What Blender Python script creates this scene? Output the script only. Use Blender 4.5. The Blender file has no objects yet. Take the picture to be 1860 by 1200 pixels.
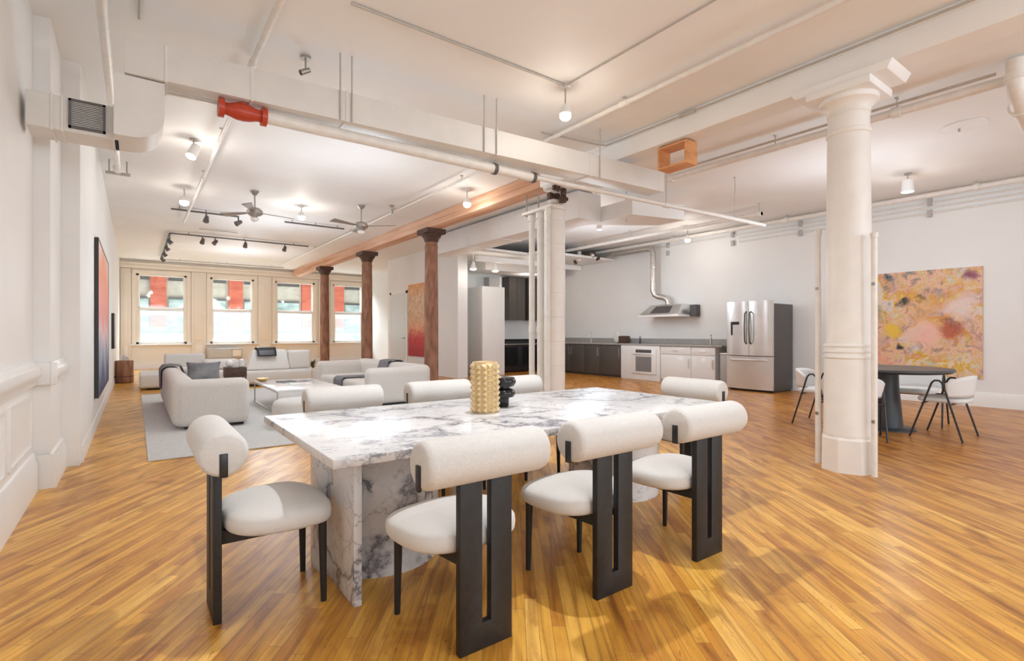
import bpy, bmesh, math, random
from mathutils import Vector, Matrix
random.seed(7)
C = bpy.context.scene.collection
SC = bpy.context.scene
PI = math.pi
R = math.radians

# ------------------------------------------------------------ camera, sky, lights, exposure
cd = bpy.data.cameras.new('camera'); cam = bpy.data.objects.new('camera', cd); C.objects.link(cam)
cd.sensor_width = 36; cd.lens = 933/1860*36; cd.shift_y = 5/1860
cd.clip_start = 0.05; cd.clip_end = 200
cam.location = (0, 0, 1.2); cam.rotation_euler = (R(90), 0, -R(36.3))
SC.camera = cam
SC.view_settings.view_transform = 'Standard'; SC.view_settings.look = 'None'
SC.view_settings.gamma = 1; SC.view_settings.use_curve_mapping = False
SC.view_settings.exposure = 0.5
try:
    SC.cycles.max_bounces = 10; SC.cycles.diffuse_bounces = 6; SC.cycles.glossy_bounces = 4
    SC.cycles.use_denoising = True
except Exception: pass
w = bpy.data.worlds.new('sky'); SC.world = w; w.use_nodes = True
w.node_tree.nodes['Background'].inputs[0].default_value = (0.86, 0.93, 1.0, 1)
w.node_tree.nodes['Background'].inputs[1].default_value = 0.42

def area(name, loc, rot, sx, sy, power, col=(1, 1, 1)):
    l = bpy.data.lights.new(name, 'AREA'); l.shape = 'RECTANGLE'; l.size = sx; l.size_y = sy
    l.energy = power; l.color = col
    o = bpy.data.objects.new(name, l); C.objects.link(o); o.location = loc; o.rotation_euler = rot
    return o
def bulb(name, loc, power, col=(1, 0.93, 0.82), r=0.06):
    l = bpy.data.lights.new(name, 'POINT'); l.energy = power; l.color = col; l.shadow_soft_size = r
    o = bpy.data.objects.new(name, l); C.objects.link(o); o.location = loc
    return o
# daylight at the windows behind the camera
for x in (1.0, 3.6, 6.2, 8.8):
    area('daylight_back', (x, -5.05, 2.1), (R(90), 0, 0), 1.7, 2.6, 45, (0.80, 0.90, 1.0))
# open sky over the street beyond the far windows
area('daylight_street', (4, 25.5, 7.5), (R(-62), 0, 0), 14, 4.5, 5000, (0.86, 0.93, 1.0))
# lamp bulbs of the room, dining spots set from chair shadows, and added unseen fill
def down(name, loc, power, ang=140, r=0.12, col=(0.93, 0.965, 1.0)):
    l = bpy.data.lights.new(name, 'SPOT'); l.energy = power; l.color = col; l.shadow_soft_size = r
    l.spot_size = R(ang); l.spot_blend = 1.0
    o = bpy.data.objects.new(name, l); C.objects.link(o); o.location = loc
    return o
for p, e in (((3.44, 3.79, 3.27), 5), ((4.56, 7.5, 3.30), 8), ((2.58, 10.34, 3.34), 10), ((0.67, 10.19, 3.30), 6),
             ((0.62, 7.6, 3.28), 5), ((7.65, 7.4, 3.22), 6), ((9.55, 2.75, 3.2), 3), ((10.2, 7.1, 3.2), 8)):
    bulb('ceiling_bulb', p, e)
down('dining_downlight', (2.15, 2.78, 3.6), 205, 140, 0.05)
down('dining_downlight', (1.4, 0.2, 3.55), 35, 150, 0.1)
for p in ((2.4, 8.2, 3.6), (2.2, 14.0, 3.6), (2.2, 18.2, 3.6), (8.2, 5.0, 3.6), (8.5, 9.0, 3.6)):  # unseen spots without fittings, added to brighten the room
    down('fill_spot', p, 55, 165, 0.3)
for p, e in (((2.5, 7.0, 2.3), 40), ((2.5, 12.0, 2.3), 45), ((2.6, 17.0, 2.3), 55), ((8.2, 3.0, 2.3), 45), ((8.4, 8.2, 2.3), 45), ((1.6, -0.6, 2.4), 16), ((5.4, -1.6, 2.4), 30)):  # unseen soft points added mid-room as fill, no lamp there
    bulb('fill_point', p, e, (0.80, 0.90, 1.0), 0.45)
for p, e in (((7.1, 11.35, 2.78), 3), ((7.85, 11.35, 2.8), 3), ((9.6, 12.2, 2.8), 8)):
    bulb('alcove_bulb', p, e)

# ------------------------------------------------------------ materials
def mat(name, col, rough=0.6, metal=0.0, spec=None, noise=0, nscale=8, bump=0, bscale=60, emit=None, estr=0, coat=0, sheen=0):
    m = bpy.data.materials.new(name); m.use_nodes = True
    nt = m.node_tree; b = nt.nodes['Principled BSDF']
    b.inputs['Base Color'].default_value = (*col, 1); b.inputs['Roughness'].default_value = rough
    b.inputs['Metallic'].default_value = metal
    if spec is not None: b.inputs['Specular IOR Level'].default_value = spec
    if coat: b.inputs['Coat Weight'].default_value = coat
    if sheen: b.inputs['Sheen Weight'].default_value = sheen
    if emit: b.inputs['Emission Color'].default_value = (*emit, 1); b.inputs['Emission Strength'].default_value = estr
    tc = nt.nodes.new('ShaderNodeTexCoord')
    if noise:
        n = nt.nodes.new('ShaderNodeTexNoise'); n.inputs['Scale'].default_value = nscale; n.inputs['Detail'].default_value = 5
        nt.links.new(tc.outputs['Object'], n.inputs['Vector'])
        r = nt.nodes.new('ShaderNodeValToRGB')
        lo = [max(0, c*(1-noise)) for c in col]; hi = [min(1, c*(1+noise)) for c in col]
        r.color_ramp.elements[0].color = (*lo, 1); r.color_ramp.elements[0].position = 0.3
        r.color_ramp.elements[1].color = (*hi, 1); r.color_ramp.elements[1].position = 0.7
        nt.links.new(n.outputs['Fac'], r.inputs[0]); nt.links.new(r.outputs[0], b.inputs['Base Color'])
    if bump:
        n = nt.nodes.new('ShaderNodeTexNoise'); n.inputs['Scale'].default_value = bscale; n.inputs['Detail'].default_value = 4
        nt.links.new(tc.outputs['Object'], n.inputs['Vector'])
        bp = nt.nodes.new('ShaderNodeBump'); bp.inputs['Strength'].default_value = bump; bp.inputs['Distance'].default_value = 0.01
        nt.links.new(n.outputs['Fac'], bp.inputs['Height']); nt.links.new(bp.outputs[0], b.inputs['Normal'])
    return m

class G:   # tiny node-graph helper
    def __init__(s, name):
        s.m = bpy.data.materials.new(name); s.m.use_nodes = True; s.nt = s.m.node_tree
        s.b = s.nt.nodes['Principled BSDF']
    def n(s, t, **kw):
        k = s.nt.nodes.new('ShaderNode' + t)
        for a, v in kw.items():
            if a.startswith('i_'):
                key = a[2:].replace('_', ' ')
                k.inputs[key].default_value = v
            else: setattr(k, a, v)
        return k
    def l(s, a, b): s.nt.links.new(a, b)
    def coord(s, scale=(1, 1, 1), rot=(0, 0, 0), loc=(0, 0, 0)):
        tc = s.n('TexCoord'); mp = s.n('Mapping'); s.l(tc.outputs['Object'], mp.inputs[0])
        mp.inputs['Scale'].default_value = scale; mp.inputs['Rotation'].default_value = rot; mp.inputs['Location'].default_value = loc
        return mp.outputs[0]
    def ramp(s, fac, stops, interp='LINEAR'):
        r = s.n('ValToRGB'); cr = r.color_ramp; cr.interpolation = interp
        while len(cr.elements) < len(stops): cr.elements.new(0.5)
        for e, (p, c) in zip(cr.elements, stops): e.position = p; e.color = (*c, 1) if len(c) == 3 else c
        s.l(fac, r.inputs[0]); return r.outputs[0]
    def mix(s, fac, a, b, mode='MIX'):
        k = s.n('Mix', data_type='RGBA', blend_type=mode)
        for sock, v in ((k.inputs[0], fac), (k.inputs[6], a), (k.inputs[7], b)):
            if hasattr(v, 'links') or hasattr(v, 'is_output'): s.l(v, sock)
            elif isinstance(v, (int, float)): sock.default_value = v
            else: sock.default_value = (*v, 1)
        return k.outputs[2]

def wood_floor():
    g = G('maple_strip_floor')
    ROT = -R(90-36.3-0)
    tc = g.n('TexCoord')
    # boards (texture x along the board)
    mp = g.n('Mapping'); mp.inputs['Rotation'].default_value = (0, 0, ROT); g.l(tc.outputs['Object'], mp.inputs[0])
    br = g.n('TexBrick'); br.offset = 0.0
    br.inputs['Color1'].default_value = (0, 0, 0, 1); br.inputs['Color2'].default_value = (1, 1, 1, 1)
    br.inputs['Mortar'].default_value = (0.4, 0.4, 0.4, 1)
    br.inputs['Scale'].default_value = 1; br.inputs['Mortar Size'].default_value = 0.0011; br.inputs['Mortar Smooth'].default_value = 0.3
    br.inputs['Brick Width'].default_value = 0.8; br.inputs['Row Height'].default_value = 0.055
    sx = g.n('SeparateXYZ'); g.l(mp.outputs[0], sx.inputs[0])
    rw = g.n('Math', operation='DIVIDE'); g.l(sx.outputs['Y'], rw.inputs[0]); rw.inputs[1].default_value = 0.055
    fl = g.n('Math', operation='FLOOR'); g.l(rw.outputs[0], fl.inputs[0])
    wn = g.n('TexWhiteNoise', noise_dimensions='1D'); g.l(fl.outputs[0], wn.inputs['W'])
    ad = g.n('Math', operation='ADD'); g.l(sx.outputs['X'], ad.inputs[0]); g.l(wn.outputs['Value'], ad.inputs[1])
    cb = g.n('CombineXYZ'); g.l(ad.outputs[0], cb.inputs['X']); g.l(sx.outputs['Y'], cb.inputs['Y'])
    g.l(cb.outputs[0], br.inputs['Vector'])
    base = g.ramp(br.outputs['Color'], [(0, (0.50, 0.215, 0.032)), (0.25, (0.60, 0.29, 0.042)), (0.5, (0.67, 0.35, 0.053)), (0.8, (0.72, 0.395, 0.068)), (1, (0.80, 0.48, 0.11))])
    mp2 = g.n('Mapping'); mp2.inputs['Scale'].default_value = (2.0, 34, 1); g.l(mp.outputs[0], mp2.inputs[0])
    n1 = g.n('TexNoise'); n1.inputs['Scale'].default_value = 1; n1.inputs['Detail'].default_value = 7; n1.inputs['Distortion'].default_value = 0.6
    g.l(mp2.outputs[0], n1.inputs['Vector'])
    grain = g.ramp(n1.outputs['Fac'], [(0.3, (0.52, 0.42, 0.33)), (0.5, (0.95, 0.92, 0.88)), (0.70, (1.15, 1.15, 1.15))])
    c1 = g.mix(0.85, base, grain, 'MULTIPLY')
    # blotches and dark flecks of wear
    mp3 = g.n('Mapping'); mp3.inputs['Scale'].default_value = (1.6, 4.5, 1); g.l(mp.outputs[0], mp3.inputs[0])
    n2 = g.n('TexNoise'); n2.inputs['Scale'].default_value = 1.3; n2.inputs['Detail'].default_value = 6; n2.inputs['Distortion'].default_value = 1.2
    g.l(mp3.outputs[0], n2.inputs['Vector'])
    blot = g.ramp(n2.outputs['Fac'], [(0.33, (0.58, 0.43, 0.30)), (0.46, (0.94, 0.90, 0.84)), (0.66, (1.12, 1.10, 1.04))])
    c2 = g.mix(0.75, c1, blot, 'MULTIPLY')
    n3 = g.n('TexNoise'); n3.inputs['Scale'].default_value = 9; n3.inputs['Detail'].default_value = 3; n3.inputs['Distortion'].default_value = 2.5
    g.l(mp3.outputs[0], n3.inputs['Vector'])
    fle = g.ramp(n3.outputs['Fac'], [(0.27, (0.45, 0.3, 0.2)), (0.35, (1, 1, 1))])
    c3 = g.mix(0.85, c2, fle, 'MULTIPLY')
    # the kitchen half of the floor is tinted darker and redder
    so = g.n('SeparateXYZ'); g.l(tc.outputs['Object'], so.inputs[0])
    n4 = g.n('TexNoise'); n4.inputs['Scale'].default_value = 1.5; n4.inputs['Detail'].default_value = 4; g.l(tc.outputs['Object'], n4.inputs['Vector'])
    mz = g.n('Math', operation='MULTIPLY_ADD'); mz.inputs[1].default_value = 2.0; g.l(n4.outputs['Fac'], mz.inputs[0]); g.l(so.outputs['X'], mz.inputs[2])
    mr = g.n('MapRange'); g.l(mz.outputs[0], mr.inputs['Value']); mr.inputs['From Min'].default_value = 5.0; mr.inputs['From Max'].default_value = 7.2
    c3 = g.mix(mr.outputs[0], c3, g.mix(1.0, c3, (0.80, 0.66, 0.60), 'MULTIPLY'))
    gap = g.mix(br.outputs['Fac'], c3, (0.22, 0.10, 0.035))
    g.l(gap, g.b.inputs['Base Color'])
    g.b.inputs['Roughness'].default_value = 0.33
    rr = g.ramp(n2.outputs['Fac'], [(0.3, (0.36,)*3), (0.7, (0.29,)*3)]); g.l(rr, g.b.inputs['Roughness'])
    bp = g.n('Bump'); bp.inputs['Strength'].default_value = 0.25; bp.inputs['Distance'].default_value = 0.004
    inv = g.n('Math', operation='SUBTRACT'); inv.inputs[0].default_value = 1; g.l(br.outputs['Fac'], inv.inputs[1])
    g.l(inv.outputs[0], bp.inputs['Height']); g.l(bp.outputs[0], g.b.inputs['Normal'])
    return g.m

def marble(name='veined_white_marble', sc=1.0):
    g = G(name)
    v = g.coord()
    n0 = g.n('TexNoise'); n0.inputs['Scale'].default_value = 1.6*sc; n0.inputs['Detail'].default_value = 6; n0.inputs['Roughness'].default_value = 0.62
    g.l(v, n0.inputs['Vector'])
    mx = g.n('Vector' + 'Math', operation='MULTIPLY_ADD'); g.l(n0.outputs['Color'], mx.inputs[0]); mx.inputs[1].default_value = (0.9, 0.9, 0.9); g.l(v, mx.inputs[2])
    sq = g.n('Mapping'); sq.inputs['Rotation'].default_value = (0.3, 0.2, 0.5); sq.inputs['Scale'].default_value = (0.8, 2.2, 1.2); g.l(mx.outputs[0], sq.inputs[0])
    vo = g.n('TexVoronoi', feature='DISTANCE_TO_EDGE'); vo.inputs['Scale'].default_value = 1.25*sc; g.l(sq.outputs[0], vo.inputs['Vector'])
    vein = g.ramp(vo.outputs['Distance'], [(0.0, (0.22, 0.22, 0.25)), (0.014, (0.48, 0.48, 0.51)), (0.04, (0.82, 0.82, 0.84)), (0.085, (1, 1, 1))])
    n1 = g.n('TexNoise'); n1.inputs['Scale'].default_value = 1.1*sc; n1.inputs['Detail'].default_value = 3; g.l(v, n1.inputs['Vector'])
    msk = g.ramp(n1.outputs['Fac'], [(0.44, (1, 1, 1)), (0.58, (0.05,)*3)])
    vein2 = g.mix(msk, (1, 1, 1), vein)
    vo2 = g.n('TexVoronoi', feature='DISTANCE_TO_EDGE'); vo2.inputs['Scale'].default_value = 4.5*sc; g.l(sq.outputs[0], vo2.inputs['Vector'])
    fine = g.ramp(vo2.outputs['Distance'], [(0.0, (0.45, 0.45, 0.5)), (0.03, (0.9, 0.9, 0.92)), (0.08, (1, 1, 1))])
    n2 = g.n('TexNoise'); n2.inputs['Scale'].default_value = 2.3*sc; g.l(v, n2.inputs['Vector'])
    msk2 = g.ramp(n2.outputs['Fac'], [(0.46, (0.9,)*3), (0.58, (0.0,)*3)])
    fine2 = g.mix(msk2, (1, 1, 1), fine)
    cloud = g.ramp(n0.outputs['Fac'], [(0.35, (0.64, 0.645, 0.665)), (0.6, (0.75, 0.75, 0.755))])
    c = g.mix(1.0, cloud, vein2, 'MULTIPLY'); c = g.mix(1.0, c, fine2, 'MULTIPLY')
    g.l(c, g.b.inputs['Base Color']); g.b.inputs['Roughness'].default_value = 0.24
    return g.m

def painting(name, kind):
    g = G(name)
    if kind == 'floral':
        v = g.coord(scale=(1, 1, 1))
        n0 = g.n('TexNoise'); n0.inputs['Scale'].default_value = 2.1; n0.inputs['Detail'].default_value = 4; n0.inputs['Distortion'].default_value = 0.5; n0.inputs['Roughness'].default_value = 0.65; g.l(v, n0.inputs['Vector'])
        a = g.ramp(n0.outputs['Fac'], [(0.32, (0.10, 0.11, 0.12)), (0.38, (0.50, 0.30, 0.26)), (0.43, (0.66, 0.46, 0.38)), (0.48, (0.68, 0.30, 0.08)), (0.52, (0.70, 0.45, 0.06)), (0.57, (0.74, 0.62, 0.42)), (0.62, (0.70, 0.58, 0.60)), (0.70, (0.35, 0.40, 0.25))])
        n1 = g.n('TexNoise'); n1.inputs['Scale'].default_value = 5.5; n1.inputs['Detail'].default_value = 6; n1.inputs['Distortion'].default_value = 0.7; n1.inputs['Roughness'].default_value = 0.7; g.l(v, n1.inputs['Vector'])
        b = g.ramp(n1.outputs['Fac'], [(0.33, (0.05, 0.06, 0.07)), (0.40, (0.30, 0.33, 0.30)), (0.45, (0.70, 0.30, 0.20)), (0.5, (0.76, 0.56, 0.44)), (0.58, (0.70, 0.42, 0.10)), (0.63, (0.70, 0.70, 0.60)), (0.72, (0.3, 0.38, 0.40))])
        n2 = g.n('TexNoise'); n2.inputs['Scale'].default_value = 3.2; n2.inputs['Detail'].default_value = 2; g.l(g.coord(loc=(3, 7, 1)), n2.inputs['Vector'])
        k = g.ramp(n2.outputs['Fac'], [(0.42, (0, 0, 0)), (0.56, (1, 1, 1))])
        c = g.mix(k, a, b)
        # red knot lower right, dark patches upper middle
        def spot(c, loc, r0, r1, col, w=1.0):
            mp = g.n('Mapping'); mp.vector_type = 'TEXTURE'; mp.inputs['Location'].default_value = loc
            tc = g.n('TexCoord'); dn = g.n('TexNoise'); dn.inputs['Scale'].default_value = 5; g.l(tc.outputs['Object'], dn.inputs['Vector'])
            ad = g.n('VectorMath', operation='MULTIPLY_ADD'); ad.inputs[1].default_value = (0.35,)*3; g.l(dn.outputs['Color'], ad.inputs[0]); g.l(tc.outputs['Object'], ad.inputs[2])
            sb = g.n('VectorMath', operation='SUBTRACT'); g.l(ad.outputs[0], sb.inputs[0]); sb.inputs[1].default_value = (loc[0]+.17, loc[1]+.17, loc[2]+.17)
            ln = g.n('VectorMath', operation='LENGTH'); g.l(sb.outputs[0], ln.inputs[0])
            f = g.ramp(ln.outputs['Value'], [(r0, (w,)*3), (r1, (0, 0, 0))])
            return g.mix(f, c, col)
        c = spot(c, (0, -0.45, -0.12), 0.12, 0.24, (0.45, 0.10, 0.06), 0.9)
        c = spot(c, (0, 0.18, 0.36), 0.06, 0.12, (0.03, 0.04, 0.04))
        c = spot(c, (0, -0.02, 0.45), 0.04, 0.08, (0.03, 0.05, 0.04))
        c = spot(c, (0, 0.32, -0.12), 0.10, 0.20, (0.80, 0.52, 0.04), 0.9)
        c = spot(c, (0, 0.25, -0.42), 0.05, 0.10, (0.04, 0.04, 0.05))
        c = spot(c, (0, -0.12, -0.20), 0.14, 0.30, (0.85, 0.50, 0.42), 0.8)
        c = spot(c, (0, -0.72, 0.78), 0.06, 0.14, (0.25, 0.05, 0.12), 0.9)
        c = spot(c, (0, 0.55, -0.62), 0.10, 0.22, (0.80, 0.36, 0.26), 0.7)
        c = spot(c, (0, 0.62, 0.20), 0.05, 0.16, (0.16, 0.22, 0.16), 0.7)
        c = spot(c, (0, 0.05, -0.50), 0.03, 0.10, (0.35, 0.42, 0.46), 0.8)
        c = spot(c, (0, -0.25, -0.78), 0.05, 0.14, (0.40, 0.48, 0.38), 0.7)
        c = spot(c, (0, -0.10, 0.30), 0.10, 0.32, (0.74, 0.42, 0.14), 0.55)
        c = spot(c, (0, -0.62, 0.30), 0.10, 0.28, (0.78, 0.66, 0.66), 0.7)
        c = spot(c, (0, -0.48, -0.02), 0.04, 0.10, (0.14, 0.05, 0.04), 0.8)
    elif kind == 'red':
        tc = g.n('TexCoord'); sp = g.n('SeparateXYZ'); g.l(tc.outputs['Object'], sp.inputs[0])
        n = g.n('TexNoise'); n.inputs['Scale'].default_value = 5; n.inputs['Detail'].default_value = 6; n.inputs['Distortion'].default_value = 1; g.l(tc.outputs['Object'], n.inputs['Vector'])
        md = g.n('Math', operation='MULTIPLY_ADD'); md.inputs[1].default_value = 0.5; g.l(n.outputs['Fac'], md.inputs[0]); g.l(sp.outputs['Z'], md.inputs[2])
        dv = g.n('Math', operation='MULTIPLY_ADD'); dv.inputs[1].default_value = 0.40; dv.inputs[2].default_value = 0.42; g.l(md.outputs[0], dv.inputs[0])
        a = g.ramp(dv.outputs[0], [(0.12, (0.42, 0.02, 0.03)), (0.28, (0.62, 0.05, 0.06)), (0.36, (0.72, 0.16, 0.12)), (0.44, (0.78, 0.42, 0.24)), (0.6, (0.76, 0.52, 0.34)), (0.78, (0.78, 0.56, 0.38)), (0.95, (0.80, 0.40, 0.16)), (1.0, (0.80, 0.38, 0.03))])
        n2 = g.n('TexNoise'); n2.inputs['Scale'].default_value = 12; n2.inputs['Detail'].default_value = 3; n2.inputs['Distortion'].default_value = 2; g.l(g.coord(scale=(1, 1, 0.4)), n2.inputs['Vector'])
        k = g.ramp(n2.outputs['Fac'], [(0.42, (0.6,)*3), (0.5, (1.05, 1.05, 1.05)), (0.62, (1.1, 1.0, 0.95))])
        c = g.mix(0.8, a, k, 'MULTIPLY')
    else:
        tc = g.n('TexCoord'); sp = g.n('SeparateXYZ'); g.l(tc.outputs['Object'], sp.inputs[0])
        n = g.n('TexNoise'); n.inputs['Scale'].default_value = 1.6; n.inputs['Detail'].default_value = 4; g.l(tc.outputs['Object'], n.inputs['Vector'])
        md = g.n('Math', operation='MULTIPLY_ADD'); md.inputs[1].default_value = 0.9; g.l(n.outputs['Fac'], md.inputs[0]); g.l(sp.outputs['Z'], md.inputs[2])
        dv = g.n('Math', operation='MULTIPLY_ADD'); dv.inputs[1].default_value = 0.30; dv.inputs[2].default_value = 0.43; g.l(md.outputs[0], dv.inputs[0])
        c = g.ramp(dv.outputs[0], [(0.18, (0.02, 0.025, 0.07)), (0.32, (0.05, 0.07, 0.16)), (0.42, (0.35, 0.38, 0.5)), (0.50, (0.75, 0.5, 0.5)), (0.58, (0.80, 0.26, 0.22)), (0.75, (0.82, 0.25, 0.10)), (0.88, (0.82, 0.6, 0.5)), (1.0, (0.8, 0.72, 0.6))])
    g.l(c, g.b.inputs['Base Color']); g.b.inputs['Roughness'].default_value = 0.55
    return g.m

def banded(name, cols, scale, rough=0.5, axis='Z', detail=3):
    g = G(name)
    v = g.coord(scale=scale)
    n = g.n('TexNoise'); n.inputs['Scale'].default_value = 1; n.inputs['Detail'].default_value = detail; g.l(v, n.inputs['Vector'])
    k = len(cols)
    c = g.ramp(n.outputs['Fac'], [(0.3+0.4*i/(k-1), cols[i]) for i in range(k)])
    g.l(c, g.b.inputs['Base Color']); g.b.inputs['Roughness'].default_value = rough
    return g.m

M = {}
M['wall'] = mat('white_painted_plaster', (0.85, 0.845, 0.83), 0.55, noise=0.02, nscale=2, bump=0.08, bscale=25)
M['wall_cool'] = mat('cool_white_plaster', (0.82, 0.83, 0.83), 0.55, noise=0.015, nscale=2)
M['wall_cream'] = mat('cream_painted_panelling', (0.82, 0.76, 0.67), 0.5, noise=0.02, nscale=3)
M['ceil'] = mat('off_white_ceiling_paint', (0.86, 0.855, 0.845), 0.6, noise=0.02, nscale=1.6, bump=0.25, bscale=7)
M['trim'] = mat('glossy_white_trim_paint', (0.84, 0.835, 0.82), 0.35)
M['pipe'] = mat('painted_white_pipe', (0.80, 0.775, 0.735), 0.4, noise=0.05, nscale=12)
M['pipe_grey'] = mat('grey_metal_conduit', (0.48, 0.45, 0.41), 0.4, noise=0.08, nscale=14)
M['duct'] = mat('painted_sheet_metal', (0.76, 0.735, 0.70), 0.42, noise=0.03, nscale=5)
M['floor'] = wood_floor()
M['marble'] = marble()
M['boucle'] = mat('ivory_boucle_fabric', (0.68, 0.665, 0.64), 0.9, noise=0.03, nscale=60, bump=0.35, bscale=220, sheen=0.2)
M['seatfab'] = mat('pale_grey_seat_fabric', (0.70, 0.685, 0.66), 0.9, bump=0.3, bscale=240, sheen=0.2)
M['sofa'] = mat('oatmeal_sofa_fabric', (0.66, 0.63, 0.595), 0.9, noise=0.04, nscale=40, bump=0.25, bscale=150, sheen=0.2)
M['throw'] = banded('charcoal_knit_throw', [(0.10, 0.10, 0.11), (0.25, 0.25, 0.27), (0.14, 0.14, 0.15)], (60, 12, 60), 0.95)
M['pillow'] = banded('grey_velvet_cushion', [(0.13, 0.14, 0.15), (0.3, 0.31, 0.33)], (5, 5, 5), 0.8)
M['black'] = mat('black_stained_ash', (0.016, 0.015, 0.015), 0.5, noise=0.25, nscale=30, bump=0.1, bscale=90)
M['blackmetal'] = mat('black_powder_coated_metal', (0.02, 0.02, 0.022), 0.35)
M['slate'] = mat('dark_slate_table_finish', (0.055, 0.065, 0.075), 0.35, noise=0.15, nscale=6)
M['white_shell'] = mat('white_upholstered_shell', (0.80, 0.80, 0.79), 0.6)
M['column_white'] = mat('white_enamel_over_iron', (0.83, 0.805, 0.77), 0.35, noise=0.03, nscale=6, bump=0.35, bscale=6)
M['column_brown'] = banded('rust_brown_cast_iron', [(0.15, 0.062, 0.033), (0.27, 0.120, 0.068), (0.36, 0.18, 0.105)], (9, 9, 3), 0.6, detail=6)
M['cap_brown'] = mat('dark_brown_iron_capital', (0.075, 0.036, 0.024), 0.55, noise=0.3, nscale=20)
M['woodbeam'] = banded('bare_orange_timber', [(0.50, 0.24, 0.13), (0.66, 0.38, 0.24), (0.76, 0.52, 0.38)], (8, 0.5, 8), 0.6, detail=6)
M['shelfwood'] = banded('orange_plywood', [(0.62, 0.26, 0.09), (0.80, 0.42, 0.19)], (5, 2, 12), 0.5)
M['chestwood'] = banded('walnut_chest_wood', [(0.12, 0.045, 0.02), (0.24, 0.10, 0.05), (0.34, 0.17, 0.09)], (14, 14, 2.5), 0.5, detail=5)
M['red'] = mat('red_valve_paint', (0.50, 0.055, 0.02), 0.35, noise=0.1, nscale=12)
M['steel'] = mat('brushed_stainless_steel', (0.74, 0.74, 0.735), 0.28, metal=0.9, noise=0.05, nscale=3)
M['steel_dark'] = mat('dark_grey_appliance_side', (0.085, 0.08, 0.078), 0.45)
M['galv'] = mat('galvanised_duct_metal', (0.62, 0.60, 0.57), 0.3, metal=0.9, noise=0.08, nscale=10)
M['gold'] = mat('pale_gold_ceramic', (0.74, 0.56, 0.31), 0.33, metal=0.65, noise=0.08, nscale=20)
M['blackglass'] = mat('black_glass', (0.012, 0.012, 0.013), 0.08)
M['cab_dark'] = mat('charcoal_laminate', (0.085, 0.075, 0.068), 0.3, noise=0.08, nscale=6)
M['cab_white'] = mat('white_gloss_laminate', (0.80, 0.80, 0.79), 0.12)
M['counter'] = mat('grey_stone_worktop', (0.36, 0.345, 0.33), 0.4, noise=0.08, nscale=14)
M['rug'] = mat('light_grey_flatweave_rug', (0.60, 0.60, 0.595), 0.95, noise=0.06, nscale=25, bump=0.3, bscale=200)
M['tablewhite'] = mat('white_marble_coffee_table', (0.84, 0.84, 0.84), 0.15)
M['brass'] = mat('brushed_brass', (0.75, 0.47, 0.16), 0.3, metal=0.9)
M['nickel'] = mat('brushed_nickel', (0.45, 0.43, 0.40), 0.3, metal=0.8)
M['fanblade'] = mat('grey_brown_fan_blade', (0.30, 0.26, 0.23), 0.45)
M['track'] = mat('dark_grey_track', (0.12, 0.11, 0.105), 0.45)
M['track_light'] = mat('light_grey_track', (0.45, 0.43, 0.41), 0.45)
M['lampwhite'] = mat('white_lamp_enamel', (0.83, 0.82, 0.80), 0.35)
M['glow'] = mat('lit_bulb_glass', (1, 1, 1), 0.3, emit=(1, 0.95, 0.87), estr=9)
M['glow_soft'] = mat('softly_lit_bulb_glass', (1, 1, 1), 0.3, emit=(1, 0.96, 0.9), estr=2.2)
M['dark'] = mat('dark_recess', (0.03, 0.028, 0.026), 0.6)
M['plastic_grey'] = mat('grey_plastic', (0.45, 0.44, 0.43), 0.5)
M['ext_red'] = banded('red_terracotta_pilaster', [(0.50, 0.09, 0.05), (0.68, 0.17, 0.10)], (2, 2, 6), 0.7)
M['ext_beige'] = banded('beige_stone_facade', [(0.50, 0.44, 0.36), (0.66, 0.60, 0.50)], (3, 3, 4), 0.8)
M['ext_dark'] = mat('dark_facade_window_band', (0.09, 0.08, 0.075), 0.3)
M['ext_teal'] = banded('teal_street_glazing', [(0.16, 0.26, 0.24), (0.42, 0.52, 0.49), (0.62, 0.70, 0.68)], (1.5, 1.5, 3), 0.3)
M['ext_white'] = mat('white_facade_cornice', (0.85, 0.88, 0.87), 0.6)
M['street'] = mat('pale_pavement', (0.62, 0.62, 0.60), 0.8, noise=0.1, nscale=2)
g = G('frosted_lower_pane'); nt = g.nt
tl = g.n('BsdfTranslucent'); tl.inputs[0].default_value = (0.40, 0.47, 0.47, 1)
tr = g.n('BsdfTransparent'); tr.inputs[0].default_value = (0.93, 0.97, 0.97, 1)
mx = g.n('MixShader'); mx.inputs[0].default_value = 0.16; g.l(tr.outputs[0], mx.inputs[1]); g.l(tl.outputs[0], mx.inputs[2])
g.l(mx.outputs[0], nt.nodes['Material Output'].inputs[0]); M['frost'] = g.m
g = G('clear_window_glass'); nt = g.nt
gl = g.n('BsdfGlossy'); gl.inputs['Roughness'].default_value = 0.03
tr = g.n('BsdfTransparent'); tr.inputs[0].default_value = (0.95, 0.98, 0.98, 1)
mx = g.n('MixShader'); mx.inputs[0].default_value = 0.05; g.l(tr.outputs[0], mx.inputs[1]); g.l(gl.outputs[0], mx.inputs[2])
g.l(mx.outputs[0], nt.nodes['Material Output'].inputs[0]); M['glass'] = g.m
g = G('clear_acrylic'); nt = g.nt
gl = g.n('BsdfGlossy'); gl.inputs['Roughness'].default_value = 0.05
tr = g.n('BsdfTransparent'); tr.inputs[0].default_value = (0.88, 0.9, 0.9, 1)
mx = g.n('MixShader'); mx.inputs[0].default_value = 0.18; g.l(tr.outputs[0], mx.inputs[1]); g.l(gl.outputs[0], mx.inputs[2])
g.l(mx.outputs[0], nt.nodes['Material Output'].inputs[0]); M['acrylic'] = g.m
M['paint_floral'] = painting('abstract_floral_painting', 'floral')
M['paint_red'] = painting('abstract_red_painting', 'red')
M['paint_left'] = painting('abstract_orange_navy_painting', 'left')

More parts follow.
